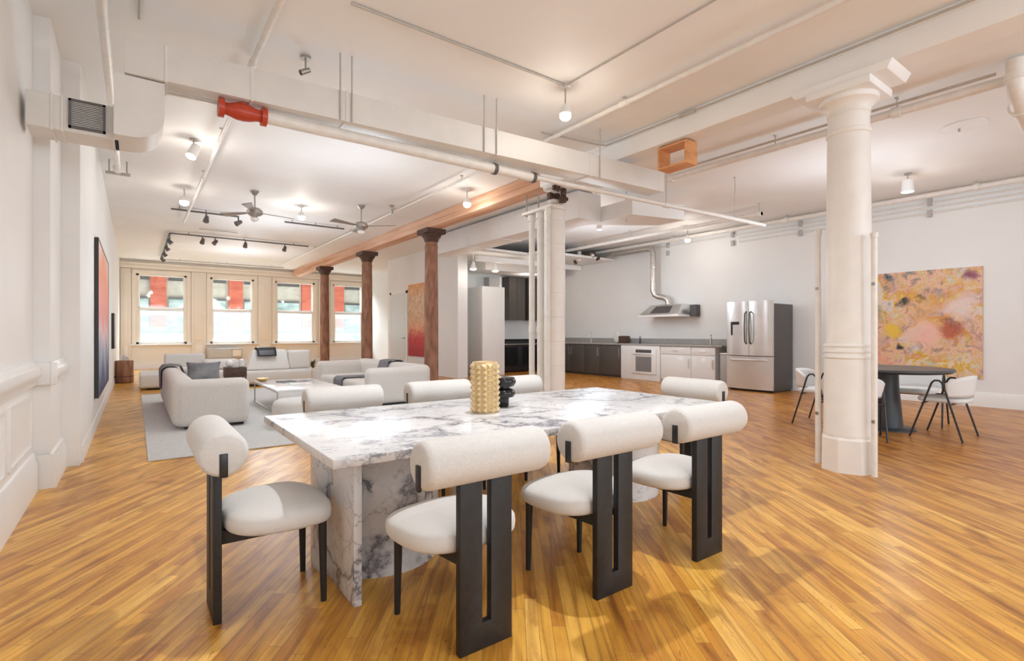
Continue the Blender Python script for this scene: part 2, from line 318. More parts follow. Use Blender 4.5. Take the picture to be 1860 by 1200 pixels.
# ------------------------------------------------------------ mesh builder
def frame_for(d):
    d = d.normalized(); up = Vector((0, 0, 1)) if abs(d.z) < 0.95 else Vector((1, 0, 0))
    a = d.cross(up).normalized(); b = a.cross(d).normalized()
    return a, b
class MB:
    def __init__(s): s.bm = bmesh.new()
    def box(s, x0, x1, y0, y1, z0, z1):
        v = [s.bm.verts.new((x, y, z)) for z in (z0, z1) for y in (y0, y1) for x in (x0, x1)]
        for f in ((0, 2, 3, 1), (4, 5, 7, 6), (0, 1, 5, 4), (2, 6, 7, 3), (0, 4, 6, 2), (1, 3, 7, 5)):
            s.bm.faces.new([v[i] for i in f])
        return s
    def hexa(s, pts):   # 8 points, bottom 4 then top 4 (ccw)
        v = [s.bm.verts.new(p) for p in pts]
        for f in ((3, 2, 1, 0), (4, 5, 6, 7), (0, 1, 5, 4), (1, 2, 6, 5), (2, 3, 7, 6), (3, 0, 4, 7)):
            s.bm.faces.new([v[i] for i in f])
        return s
    def cyl(s, p0, p1, r0, r1=None, n=16):
        r1 = r0 if r1 is None else r1
        p0, p1 = Vector(p0), Vector(p1); a, b = frame_for(p1-p0)
        A = [s.bm.verts.new(p0+(a*math.cos(2*PI*i/n)+b*math.sin(2*PI*i/n))*r0) for i in range(n)]
        B = [s.bm.verts.new(p1+(a*math.cos(2*PI*i/n)+b*math.sin(2*PI*i/n))*r1) for i in range(n)]
        for i in range(n):
            j = (i+1) % n; s.bm.faces.new((A[i], A[j], B[j], B[i]))
        s.bm.faces.new(A[::-1]); s.bm.faces.new(B)
        return s
    def tube(s, pts, r, n=10):
        P = [Vector(p) for p in pts]; rings = []
        a = None
        for i, p in enumerate(P):
            d = (P[min(i+1, len(P)-1)]-P[max(i-1, 0)]).normalized()
            if a is None: a, b = frame_for(d)
            else:
                a = (a - d*a.dot(d)).normalized(); b = a.cross(d).normalized()
            rr = r[i] if isinstance(r, (list, tuple)) else r
            rings.append([s.bm.verts.new(p+(a*math.cos(2*PI*k/n)+b*math.sin(2*PI*k/n))*rr) for k in range(n)])
        for A, B in zip(rings, rings[1:]):
            for k in range(n): s.bm.faces.new((A[k], A[(k+1) % n], B[(k+1) % n], B[k]))
        s.bm.faces.new(rings[0][::-1]); s.bm.faces.new(rings[-1])
        return s
    def lathe(s, prof, c=(0, 0, 0), n=32, axis='Z'):
        rings = []
        for r, h in prof:
            ring = []
            for i in range(n):
                t = 2*PI*i/n; x, y = r*math.cos(t), r*math.sin(t)
                p = (x, y, h) if axis == 'Z' else ((h, x, y) if axis == 'X' else (y, h, x))
                ring.append(s.bm.verts.new((p[0]+c[0], p[1]+c[1], p[2]+c[2])))
            rings.append(ring)
        for A, B in zip(rings, rings[1:]):
            for k in range(n): s.bm.faces.new((A[k], A[(k+1) % n], B[(k+1) % n], B[k]))
        s.bm.faces.new(rings[0][::-1]); s.bm.faces.new(rings[-1])
        return s
    def prism(s, poly, z0, z1, axis='Z'):
        def mk(p, h): return (p[0], p[1], h) if axis == 'Z' else ((h, p[0], p[1]) if axis == 'X' else (p[0], h, p[1]))
        A = [s.bm.verts.new(mk(p, z0)) for p in poly]; B = [s.bm.verts.new(mk(p, z1)) for p in poly]
        n = len(poly)
        for i in range(n): s.bm.faces.new((A[i], A[(i+1) % n], B[(i+1) % n], B[i]))
        s.bm.faces.new(A[::-1]); s.bm.faces.new(B)
        return s
    def superell(s, c, a, b, h, e1=0.5, e2=0.75, nu=36, nv=14, tilt=0):
        def f(w, m): cw = math.cos(w); return math.copysign(abs(cw)**m, cw)
        def g_(w, m): sw = math.sin(w); return math.copysign(abs(sw)**m, sw)
        rings = []
        for j in range(1, nv):
            v = -PI/2+PI*j/nv
            rings.append([s.bm.verts.new((c[0]+a*f(v, e2)*f(2*PI*i/nu, e1), c[1]+b*f(v, e2)*g_(2*PI*i/nu, e1), c[2]+h*g_(v, e2))) for i in range(nu)])
        bt = s.bm.verts.new((c[0], c[1], c[2]-h)); tp = s.bm.verts.new((c[0], c[1], c[2]+h))
        for A, B in zip(rings, rings[1:]):
            for k in range(nu): s.bm.faces.new((A[k], A[(k+1) % nu], B[(k+1) % nu], B[k]))
        for k in range(nu):
            s.bm.faces.new((rings[0][(k+1) % nu], rings[0][k], bt)); s.bm.faces.new((rings[-1][k], rings[-1][(k+1) % nu], tp))
        return s
    def sheet(s, f, nu, nv, th=0.0):   # f(u,v)->point, u,v in 0..1
        g = [[s.bm.verts.new(f(i/nu, j/nv)) for i in range(nu+1)] for j in range(nv+1)]
        for j in range(nv):
            for i in range(nu): s.bm.faces.new((g[j][i], g[j][i+1], g[j+1][i+1], g[j+1][i]))
        return s
    def build(s, name, m, parent=None, bevel=0, seg=2, sharp=38, solid=0, sub=0, world=False):
        bm = s.bm
        bmesh.ops.recalc_face_normals(bm, faces=bm.faces)
        if world and parent is not None:
            bmesh.ops.translate(bm, verts=bm.verts, vec=-WL(parent))
        for f in bm.faces: f.smooth = True
        for e in bm.edges:
            if len(e.link_faces) == 2 and e.calc_face_angle(0) > R(sharp): e.smooth = False
        me = bpy.data.meshes.new(name); bm.to_mesh(me); bm.free()
        me.materials.append(m)
        o = bpy.data.objects.new(name, me); C.objects.link(o)
        if parent is not None: o.parent = parent
        if solid:
            k = o.modifiers.new('solid', 'SOLIDIFY'); k.thickness = solid; k.offset = 0
        if bevel:
            k = o.modifiers.new('bevel', 'BEVEL'); k.width = bevel; k.segments = seg; k.limit_method = 'ANGLE'; k.angle_limit = R(40)
            k.harden_normals = False
            for p in me.polygons: p.use_smooth = True
            for e in me.edges: e.use_edge_sharp = False
        if sub:
            k = o.modifiers.new('sub', 'SUBSURF'); k.levels = sub; k.render_levels = sub
        return o
def WL(o):
    v = Vector(o.location)
    while o.parent: o = o.parent; v = v + Vector(o.location)
    return v
def tag(o, label, cat, group=None, kind=None):
    o['label'] = label; o['category'] = cat
    if group: o['group'] = group
    if kind: o['kind'] = kind
    return o
def thing(name, label, cat, loc=(0, 0, 0), rz=0, group=None):
    o = bpy.data.objects.new(name, None); C.objects.link(o); o.location = loc; o.rotation_euler = (0, 0, rz)
    o.empty_display_size = 0.1
    return tag(o, label, cat, group)
def struct(o, label=None):
    o['kind'] = 'structure'
    if label: o['label'] = label
    return o
def dup(root, loc, rz, label, group=None):
    r = root.copy(); C.objects.link(r); r.location = loc; r.rotation_euler = (0, 0, rz)
    r['label'] = label
    if group: r['group'] = group
    for ch in list(root.children):
        c = ch.copy(); C.objects.link(c); c.parent = r
        for g_ in list(ch.children):
            d = g_.copy(); C.objects.link(d); d.parent = c
    return r

# ------------------------------------------------------------ room shell
CZ = 3.65; XR = 11.18; YF = 21.2; YB = -5.0
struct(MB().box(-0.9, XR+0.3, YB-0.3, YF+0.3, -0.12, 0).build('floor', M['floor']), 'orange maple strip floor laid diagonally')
struct(MB().box(-0.9, XR+0.3, YB-0.3, YF+0.3, CZ, CZ+0.2).build('ceiling', M['ceil']), 'off-white painted plaster ceiling')
wl = MB(); wl.box(-0.9, -0.63, YB, 5.36, 0, CZ); wl.box(-0.9, -0.53, 5.36, 6.09, 0, CZ); wl.box(-0.9, -0.40, 6.09, YF, 0, CZ)
struct(wl.build('wall_left', M['wall']), 'white plaster wall on the left with stepped piers')
struct(MB().box(XR, XR+0.2, YB, YF, 0, CZ).build('wall_right', M['wall_cool']), 'cool white wall behind kitchen and round table')
def rail_profile(x, y0, y1, z0, z1, d):
    m = MB(); zc = (z0+z1)/2; h = (z1-z0)/2
    poly = [(x, z0), (x+d*0.45, z0+h*0.15), (x+d*0.5, z0+h*0.5), (x+d*0.95, z0+h*0.8), (x+d, zc+h*0.1), (x+d*0.9, zc+h*0.5), (x+d*0.5, zc+h*0.65), (x+d*0.4, z1), (x, z1)]
    A = [m.bm.verts.new((p[0], y0, p[1])) for p in poly]; B = [m.bm.verts.new((p[0], y1, p[1])) for p in poly]
    n = len(poly)
    for i in range(n): m.bm.faces.new((A[i], A[(i+1) % n], B[(i+1) % n], B[i]))
    m.bm.faces.new(A[::-1]); m.bm.faces.new(B)
    return m
struct(rail_profile(-0.63, YB, 5.33, 0.79, 0.985, 0.055).build('trim_1', M['trim']), 'white moulded chair rail on the near left wall')
m = rail_profile(-0.53, 5.31, 6.09, 0.79, 0.985, 0.055)
m.box(-0.63, -0.485, 5.315, 5.36, 0.80, 0.975)
struct(m.build('trim_2', M['trim'], bevel=0.008), 'white chair rail wrapping the left pier')
def base_profile(x, y0, y1, h, d):
    return MB().prism([(x, 0), (x+d, 0), (x+d, h*0.72), (x+d*0.62, h*0.80), (x+d*0.55, h*0.95), (x+d*0.2, h), (x, h)], 0, 1), (y0, y1)
def baseboard(x, y0, y1, h, d, name, label):
    m = MB(); poly = [(x, 0), (x+d, 0), (x+d, h*0.72), (x+d*0.62, h*0.80), (x+d*0.55, h*0.95), (x+d*0.2, h), (x, h)]
    m.prism(poly, y0, y1, axis='Y')
    return struct(m.build(name, M['trim']), label)
baseboard(-0.63, YB, 5.31, 0.29, 0.035, 'baseboard_left_near', 'tall white moulded baseboard on the near left wall')
m = MB(); m.prism([(-0.53, 0), (-0.492, 0), (-0.492, 0.19), (-0.505, 0.21), (-0.51, 0.26), (-0.53, 0.27)], 5.33, 6.09, axis='Y'); m.box(-0.63, -0.492, 5.322, 5.3299, 0, 0.262)
struct(m.build('baseboard_left_pier', M['trim']), 'white baseboard around the left pier')
baseboard(-0.40, 6.2, YF, 0.15, 0.015, 'baseboard_left_far', 'low white baseboard along the far left wall')
# panelling below the chair rail on the near wall
m = MB()
for y in [YB+0.2+1.02*i for i in range(10)]:
    y1 = min(y+0.86, 5.2)
    if y1-y < 0.3: continue
    m.box(-0.63, -0.615, y, y1, 0.34, 0.36); m.box(-0.63, -0.615, y, y1, 0.72, 0.74)
    m.box(-0.63, -0.615, y, y+0.02, 0.36, 0.72); m.box(-0.63, -0.615, y1-0.02, y1, 0.36, 0.72)
struct(m.build('trim_3', M['trim']), 'raised rectangular wainscot mouldings under the chair rail')
# right wall skirting
m = MB(); m.prism([(XR, 0), (XR-0.03, 0), (XR-0.03, 0.17), (XR-0.018, 0.2), (XR-0.014, 0.225), (XR, 0.235)], YB, 6.42, axis='Y')
struct(m.build('baseboard_right', M['trim']), 'white baseboard along the right wall')

# far wall with four sash windows
WX = [(0.04, 1.47), (2.18, 3.60), (4.33, 5.80), (6.51, 7.78)]; SZ0, SZ1 = 0.83, 3.20
m = MB(); xs = [-0.9] + [v for p in WX for v in p] + [XR+0.2]
for i in range(0, len(xs), 2): m.box(xs[i], xs[i+1], YF, YF+0.3, 0, CZ)
for a, b in WX: m.box(a, b, YF, YF+0.3, 0, SZ0); m.box(a, b, YF, YF+0.3, SZ1, CZ)
struct(m.build('wall_far', M['wall_cream']), 'cream wall with four tall sash windows at the far end')
m = MB()
for x0, x1 in ((-0.38, -0.1), (1.60, 2.05), (3.73, 4.20), (5.93, 6.38)):
    m.box(x0, x1, YF-0.05, YF, 0.12, 3.35)
    m.box(x0+0.08, x1-0.08, YF-0.075, YF-0.05, 0.95, 3.22); m.box(x0+0.08, x1-0.08, YF-0.075, YF-0.05, 0.2, 0.78)
struct(m.build('trim_5', M['wall_cream'], bevel=0.008), 'cream panelled piers between the far windows')
m = MB().box(-0.4, 8.05, YF-0.09, YF, 3.36, 3.48).box(-0.4, 8.05, YF-0.14, YF, 3.48, 3.56)
struct(m.build('trim_6', M['wall_cream'], bevel=0.01), 'cream cornice band above the far windows')
m = MB().box(-0.4, 8.05, YF-0.06, YF, 0, 0.2)
struct(m.build('baseboard_far', M['trim']), 'white baseboard below the far windows')
for i, (a, b) in enumerate(WX):
    fr = MB(); y0, y1 = YF+0.02, YF+0.16
    fr.box(a, a+0.07, y0, y1, SZ0, SZ1).box(b-0.07, b, y0, y1, SZ0, SZ1).box(a, b, y0, y1, SZ1-0.06, SZ1).box(a, b, y0, y1, SZ0, SZ0+0.07)
    cs = fr
    cs.box(a-0.11, a, YF-0.035, YF, SZ0-0.02, SZ1+0.11).box(b, b+0.11, YF-0.035, YF, SZ0-0.02, SZ1+0.11).box(a-0.11, b+0.11, YF-0.045, YF, SZ1, SZ1+0.12)
    win = struct(cs.build('window_%d' % (i+1), M['wall_cream']), '%s tall sash window in the far cream wall' % ('first', 'second', 'third', 'fourth')[i])
    MB().box(a-0.15, b+0.15, YF-0.12, YF+0.02, SZ0-0.045, SZ0).build('window_sill', M['trim'], win, bevel=0.008)
    MB().box(a+0.07, b-0.07, YF+0.04, YF+0.09, 1.98, 2.05).box(a+0.07, a+0.11, YF+0.05, YF+0.09, SZ0+0.07, 2.0).box(b-0.11, b-0.07, YF+0.05, YF+0.09, SZ0+0.07, 2.0).build('lower_sash', M['trim'], win)
    MB().box(a+0.07, b-0.07, YF+0.10, YF+0.14, 2.02, 2.09).box(a+0.07, a+0.10, YF+0.10, YF+0.14, 2.05, SZ1-0.06).box(b-0.10, b-0.07, YF+0.10, YF+0.14, 2.05, SZ1-0.06).build('upper_sash', M['trim'], win)
    MB().box(a+0.1, b-0.1, YF+0.065, YF+0.071, SZ0+0.07, 1.99).build('lower_pane', M['frost'], win)
    MB().box(a+0.1, b-0.1, YF+0.118, YF+0.124, 2.08, SZ1-0.06).build('upper_pane', M['glass'], win)

# back wall (behind the camera) with four window openings
m = MB(); bx = [-0.9, 0.15, 1.85, 2.75, 4.45, 5.35, 7.05, 7.95, 9.65, XR+0.2]
for i in range(0, len(bx), 2): m.box(bx[i], bx[i+1], YB-0.3, YB, 0, CZ)
for i in range(1, len(bx)-1, 2): m.box(bx[i], bx[i+1], YB-0.3, YB, 0, 0.8); m.box(bx[i], bx[i+1], YB-0.3, YB, 3.4, CZ)
struct(m.build('wall_back', M['wall']), 'white wall with tall window openings facing the loft')

# partition block with a door, and the alcove walls
m = MB(); m.box(6.92, 7.22, 11.85, 16.5, 0, CZ); m.box(7.22, 8.25, 16.3, 16.5, 0, CZ); m.box(8.05, 8.25, 16.5, YF, 0, CZ)
m.box(7.22, XR, 13.4, 13.6, 0, CZ)
struct(m.build('wall_partition', M['wall_cool']), 'white partition wall beyond the brown columns')
m = MB(); m.box(6.895, 6.92, 14.96, 15.06, 0, 2.55).box(6.895, 6.92, 16.2, 16.3, 0, 2.55).box(6.895, 6.92, 14.96, 16.3, 2.47, 2.57)
dr = struct(m.build('door_1', M['trim']), 'pale door frame in the partition wall')
MB().box(6.9, 6.915, 15.06, 16.2, 0.01, 2.47).build('door_panel', mat('pale_grey_blue_door', (0.70, 0.74, 0.75), 0.25), dr)
MB().cyl((6.85, 15.16, 1.05), (6.9, 15.16, 1.05), 0.02).cyl((6.855, 15.16, 1.05), (6.855, 15.28, 1.05), 0.012).build('door_handle', M['nickel'], dr)

# ------------------------------------------------------------ main beam and columns
BX0, BX1, BZ = 4.93, 5.22, 3.40
m = MB().box(BX0, BX1, YB, 6.0, BZ, CZ); m.box(BX0-0.03, BX0, YB, 6.0, CZ-0.05, CZ).box(BX1, BX1+0.03, YB, 6.0, CZ-0.05, CZ)
struct(m.build('trim_7', M['ceil'], bevel=0.006), 'white painted ceiling beam over the white column')
m = MB().box(BX0, BX1, 6.0, YF-0.1, BZ, CZ-0.002)
m.box(BX0-0.015, BX0, 6.0, YF-0.1, BZ+0.10, BZ+0.115)
struct(m.build('trim_8', M['woodbeam'], bevel=0.008), 'bare orange timber ceiling beam over the brown columns')
# white column with impost block
cx, cy = 5.09, 1.90
col = thing('white_column', 'thick white cast-iron column standing on the orange floor', 'column', (cx, cy, 0))
MB().lathe([(0.222, 0), (0.218, 0.28), (0.205, 0.30)], n=8).build('plinth', M['column_white'], col, sharp=20)
prof = [(0.19, 0.29), (0.196, 0.31), (0.192, 0.33), (0.188, 0.80), (0.186, 0.98), (0.195, 0.985), (0.195, 1.0), (0.184, 1.005), (0.184, 1.03), (0.193, 1.035), (0.193, 1.05), (0.182, 1.055), (0.182, 1.08), (0.19, 1.085), (0.19, 1.10), (0.176, 1.11), (0.172, 1.8), (0.162, 2.88), (0.160, 2.93)]
MB().lathe(prof, n=48).build('shaft', M['column_white'], col, sharp=30)
MB().lathe([(0.160, 2.93), (0.172, 2.94), (0.172, 2.97), (0.158, 2.98), (0.158, 3.11), (0.165, 3.115), (0.165, 3.13), (0.162, 3.14), (0.175, 3.17), (0.20, 3.20), (0.225, 3.215), (0.228, 3.25), (0.22, 3.262)], n=48).build('capital', M['column_white'], col, sharp=30)
MB().box(-0.25, 0.25, -0.25, 0.25, 3.262, 3.33).hexa([(-0.22, -0.36, 3.33), (0.20, -0.36, 3.33), (0.20, 0.36, 3.33), (-0.22, 0.36, 3.33), (-0.23, -0.40, 3.40), (0.21, -0.40, 3.40), (0.21, 0.40, 3.40), (-0.23, 0.40, 3.40)]).build('impost_block', M['ceil'], col, bevel=0.006)
for nm, (x, y), zt, lab in (('riser_pipe', (5.11, 2.16), 2.14, 'thin white vertical pipe left of the thick white column'), ('riser_pipe', (4.99, 1.67), 2.03, 'slim white vertical pipe hugging the right side of the thick white column')):
    t = thing(nm, lab, 'pipe', (x, y, 0))
    MB().cyl((0, 0, 0), (0, 0, zt), 0.024, n=14).lathe([(0.03, zt-0.03), (0.03, zt+0.01), (0.01, zt+0.015)], n=14).build('pipe_run', M['pipe'], t)
    for z in (0.45, 1.6):
        MB().box(-0.03, 0.03, -0.012, 0.012, z, z+0.025).build('pipe_clamp', M['nickel'], t)
# boxed junction below: composite column
col = thing('pipe_wrapped_column', 'grey-white jointed cylindrical column beyond the marble table', 'column', (5.1, 5.86, 0))
prof = []
z = 0.0
while z < 3.02:
    z1 = min(z+0.36, 3.04)
    prof += [(0.158, z+0.002), (0.158, z1-0.008), (0.152, z1-0.005), (0.152, z1-0.001)]; z += 0.36
MB().lathe(prof, n=40).build('shaft', M['column_white'], col, sharp=25)
MB().lathe([(0.165, 3.04), (0.17, 3.05), (0.17, 3.1), (0.14, 3.12), (0.10, 3.15), (0.10, 3.33), (0.17, 3.36), (0.17, 3.40)], n=32).build('capital', M['column_white'], col)
m = MB(); random.seed(3)
for i in range(14):
    m.box(*(lambda x, y, z, s: (x-s, x+s, y-s*0.8, y+s*0.8, z-s, z+s*1.2))(random.uniform(-0.2, 0.12), random.uniform(-0.2, 0.05), random.uniform(3.17, 3.34), random.uniform(0.015, 0.05)))
m.build('rusted_bracket', M['cap_brown'], col, bevel=0.004)
for (x, y, r, zt, lab) in ((4.99, 6.27, 0.046, 3.0, 'leftmost and slimmest of the white stacks beside the jointed column'), (5.03, 6.10, 0.058, 3.02, 'middle white vertical stack beside the jointed column'), (4.911, 5.788, 0.034, 3.02, 'narrow white pipe touching the left side of the jointed column')):
    t = thing('vertical_stack_pipe', lab, 'pipe', (x, y, 0))
    MB().cyl((0, 0, 0), (0, 0, zt), r, n=18).build('pipe_run', M['pipe'], t)
    MB().cyl((0, 0, zt-0.06), (0, 0, zt+0.03), r*1.3, n=18).build('pipe_collar', M['pipe'], t); MB().cyl((0, 0, 1.22), (0, 0, 1.30), r*1.16, n=18).build('pipe_collar', M['pipe'], t)
t = thing('strut_rail', 'white strut rail clamped across the tops of the vertical stacks', 'bracket', (5.0, 6.0, 3.055))
MB().hexa([(-0.10, -0.28, 0), (0.10, -0.30, 0), (0.06, 0.46, 0), (-0.06, 0.46, 0), (-0.10, -0.28, 0.04), (0.10, -0.30, 0.04), (0.06, 0.46, 0.04), (-0.06, 0.46, 0.04)]).build('rail', M['pipe'], t)
MB().cyl((0.0, 0.42, -0.02), (0.0, 0.42, 0.33), 0.012).build('threaded_rod', M['nickel'], t); MB().cyl((0.0, 0.12, 0), (0.0, 0.12, 0.33), 0.012).build('threaded_rod', M['nickel'], t)
# three brown columns
bc = thing('brown_column', 'nearest brown iron column, right of the pale sofa', 'column', (5.1, 9.85, 0), group='brown iron columns under the timber beam')
MB().lathe([(0.20, 0), (0.20, 0.10), (0.17, 0.14), (0.15, 0.2), (0.147, 1.5), (0.135, 3.0), (0.142, 3.02), (0.142, 3.05), (0.13, 3.06), (0.13, 3.13)], n=32).build('shaft', M['column_brown'], bc, sharp=30)
MB().lathe([(0.13, 3.13), (0.15, 3.16), (0.17, 3.22), (0.21, 3.26), (0.21, 3.30)], n=32).box(-0.22, 0.22, -0.24, 0.24, 3.30, 3.40).build('capital', M['cap_brown'], bc, sharp=30)
dup(bc, (5.1, 13.62, 0), 0, 'middle brown iron column between the third and fourth windows')
dup(bc, (5.1, 17.48, 0), 0, 'farthest and slimmest-looking brown iron column near the windows')

# ------------------------------------------------------------ ceiling services
def sk(x, dy=0): return 4.60 - 0.055*x + dy      # near face of the slightly skewed main duct
t = thing('air_duct', 'long rectangular white sheet-metal duct crossing under the ceiling', 'duct', (0, 4.6, 3.07))
def ductbox(x0, x1, z0, z1, g0=0, g1=0.26):
    return MB().hexa([(x0, sk(x0, g0), z0), (x1, sk(x1, g0), z0), (x1, sk(x1, g1), z0), (x0, sk(x0, g1), z0), (x0, sk(x0, g0), z1), (x1, sk(x1, g0), z1), (x1, sk(x1, g1), z1), (x0, sk(x0, g1), z1)])
ductbox(-0.06, 5.65, 3.07, 3.33).build('duct_body', M['duct'], t, world=True, bevel=0.004)
for x in (0.18, 0.75, 1.5, 3.05, 4.35):
    ductbox(x, x+0.02, 3.062, 3.338, -0.008, 0.268).build('seam_flange', M['duct'], t, world=True)
for x in (1.45, 1.55, 2.9, 3.05, 4.5):
    MB().cyl((x, sk(x)-0.01, 3.07), (x, sk(x)-0.01, CZ), 0.007, n=8).build('hanger_rod', M['pipe_grey'], t, world=True)
t = thing('register_box', 'wall register duct with grey louvred grille on the left pier', 'vent', (-0.3, 4.75, 2.6))
MB().box(-0.60, -0.09, 4.76, 5.05, 2.62, 2.86).build('plenum', M['duct'], t, world=True, bevel=0.006)
m = MB()
pts = [(-0.12, 3.058), (-0.12, 2.62)] + [(-0.02+0.20*math.sin(R(a)), 2.80-0.18*math.cos(R(a)) - 0.0) for a in range(0, 91, 15)] + [(0.18, 3.058)]
A = [m.bm.verts.new((p[0], 4.62, p[1])) for p in pts]; B = [m.bm.verts.new((p[0], 5.02, p[1])) for p in pts]
for i in range(len(pts)): m.bm.faces.new((A[i], A[(i+1) % len(pts)], B[(i+1) % len(pts)], B[i]))
m.bm.faces.new(A[::-1]); m.bm.faces.new(B)
m.build('duct_elbow', M['duct'], t, world=True)
m = MB().box(-0.375, -0.36, 4.74, 4.77, 2.645, 2.85).box(-0.185, -0.17, 4.74, 4.77, 2.645, 2.85).box(-0.375, -0.17, 4.74, 4.77, 2.835, 2.85).box(-0.375, -0.17, 4.74, 4.77, 2.645, 2.66)
gr = m.build('grille_frame', M['track'], t, world=True)
m = MB()
for k in range(14): m.box(-0.36, -0.185, 4.745, 4.765, 2.664+k*0.0125, 2.67+k*0.0125)
m.build('grille_louvres', M['plastic_grey'], t, world=True)
MB().box(-0.36, -0.185, 4.757, 4.768, 2.66, 2.835).build('grille_backing', M['nickel'], t, world=True)
for x in (-0.47, -0.415, -0.13): MB().box(x, x+0.012, 4.75, 5.06, 2.61, 2.87).build('seam_flange', M['duct'], t, world=True)

def pipe(name, label, pts, r, m=None, joints=(), jr=None, cat='pipe', group=None, jm=None, hang=()):
    t = thing(name, label, cat, pts[0], group=group)
    mb = MB().tube(pts, r, n=12) if len(pts) > 2 else MB().cyl(pts[0], pts[1], r, n=14)
    mb.build('pipe_run', m or M['pipe'], t, world=True)
    for p, q in joints:
        MB().cyl(p, q, jr or r*1.35, n=14).build('coupling', jm or m or M['pipe'], t, world=True)
    for h in hang:
        MB().cyl(h, (h[0], h[1], CZ), 0.006, n=8).box(h[0]-0.025, h[0]+0.025, h[1]-0.012, h[1]+0.012, CZ-0.012, CZ).build('hanger', M['pipe_grey'], t, world=True)
    return t
PY, PZ = 4.65, 2.99
pipe('sprinkler_main', 'thick white sprinkler main running beneath the long duct', [(0.885, PY, PZ), (3.72, 4.62, PZ)], 0.052,
     joints=[((3.14, 4.626, PZ), (3.18, 4.626, PZ)), ((3.67, 4.62, PZ), (3.71, 4.62, PZ))], jr=0.062, jm=M['track'])
pipe('sprinkler_branch', 'thinner pipe continuing right from the sprinkler main', [(3.725, 4.62, PZ+0.01), (4.33, 4.58, PZ), (8.43, 4.39, PZ)], 0.03, M['pipe'],
     joints=[((4.62, 4.567, PZ), (4.72, 4.562, PZ)), ((5.93, 4.506, PZ), (6.03, 4.501, PZ))], hang=[(5.98, 4.503, PZ), (7.6, 4.43, PZ)])
t = thing('sprinkler_valve', 'red flanged valve fitting at the left end of the sprinkler main', 'valve', (0.707, PY, PZ))
MB().lathe([(0.045, -0.15), (0.05, -0.1), (0.066, -0.05), (0.07, 0), (0.066, 0.05), (0.05, 0.1), (0.045, 0.15)], axis='X', n=20).build('valve_body', M['red'], t)
for s in (-1, 1): MB().cyl((s*0.135, 0, 0), (s*0.175, 0, 0), 0.074, n=20).build('flange', M['red'], t)
MB().lathe([(0.03, 0.03), (0.04, 0.055), (0.04, 0.068), (0.02, 0.075)], n=16).build('bonnet', M['red'], t)
pipe('thin_conduit', 'thin grey conduit leading left from the red valve', [(0.528, PY, PZ+0.03), (0.20, PY, PZ+0.03)], 0.014, M['pipe_grey'])
PL = [((0.84, 4.3-5, 3.58), (0.84, 5.02, 3.58), 'white pipe stub dropping toward the long duct, near camera'), ((0.84, 5.2, 3.56), (0.84, 12.9, 3.56), 'white sprinkler pipe running away under the ceiling behind the red valve')]
pipe('ceiling_pipe', PL[0][2], [PL[0][0], PL[0][1]], 0.027, joints=[((0.84, 4.97, 3.58), (0.84, 5.06, 3.58))], jr=0.035)
pipe('ceiling_pipe', PL[1][2], [PL[1][0], PL[1][1]], 0.024, joints=[((0.84, 9, 3.56), (0.84, 9.1, 3.56)), ((0.84, 12.85, 3.56), (0.84, 12.95, 3.56))], hang=[(0.84, 9, 3.56), (0.84, 7, 3.56)])
pipe('ceiling_pipe', 'white pipe above the left pier ending at a flanged bracket', [(-0.18, -1, 3.5), (-0.19, 9.1, 3.5)], 0.035, hang=[(-0.18, 3.9, 3.5), (-0.18, 7.0, 3.5)], joints=[((-0.19, 9.02, 3.5), (-0.19, 9.1, 3.5))], jr=0.06)
MBt = thing('pipe_bracket', 'small flat ceiling bracket left of the first spotlight', 'bracket', (-0.19, 9.15, 3.44))
MB().box(-0.14, 0.14, -0.03, 0.03, 0, 0.03).cyl((-0.1, 0, 0.02), (-0.1, 0, 0.2), 0.01).cyl((0.1, 0, 0.02), (0.1, 0, 0.2), 0.01).build('bracket_body', M['nickel'], MBt)
pipe('thin_conduit', 'thin conduit on the ceiling between the left pipe and the stub', [(0.08, -1, 3.63), (0.03, 4.9, 3.63)], 0.012, M['pipe_grey'])
pipe('ceiling_pipe', 'bright white pipe rising to the upper right over the duct', [(4.06, -1, 3.58), (4.10, 4.95, 3.58)], 0.026, joints=[((4.09, 3.55, 3.58), (4.09, 3.66, 3.58)), ((4.1, 4.9, 3.58), (4.1, 4.98, 3.58))], hang=[(4.09, 3.6, 3.58), (4.06, 1.2, 3.58)])
pipe('thin_conduit', 'grey electrical conduit from the top left to the hanging lamp', [(1.29, 3.76, 3.635), (3.42, 3.76, 3.635)], 0.011, M['pipe_grey'])
pipe('thin_conduit', 'thin grey conduit from the hanging lamp toward the camera', [(3.42, 3.76, 3.635), (3.42, -1, 3.635)], 0.007, M['pipe_grey'])
pipe('thin_conduit', 'dark conduit along the top left edge of the white beam', [(4.885, -1, 3.61), (4.885, 4.6, 3.61), (4.80, 4.66, 3.62), (3.95, 4.78, 3.62)], 0.011, M['pipe_grey'], joints=[((4.885, 3.3, 3.61), (4.885, 3.5, 3.61))], jr=0.022)
pipe('ceiling_pipe', 'grey-white pipe pair running from upper right to the duct end', [(6.40, -1, 3.5), (6.40, 4.8, 3.5)], 0.045, joints=[((6.4, 1.9, 3.5), (6.4, 1.98, 3.5)), ((6.4, 4.7, 3.5), (6.4, 4.8, 3.5))], hang=[(6.4, 3.2, 3.5), (6.4, 1.94, 3.5)])
pipe('thin_conduit', 'dark slim conduit just beside the thick right ceiling pipe', [(6.32, 1.16, 3.56), (6.32, 4.75, 3.56)], 0.014, M['pipe_grey'])
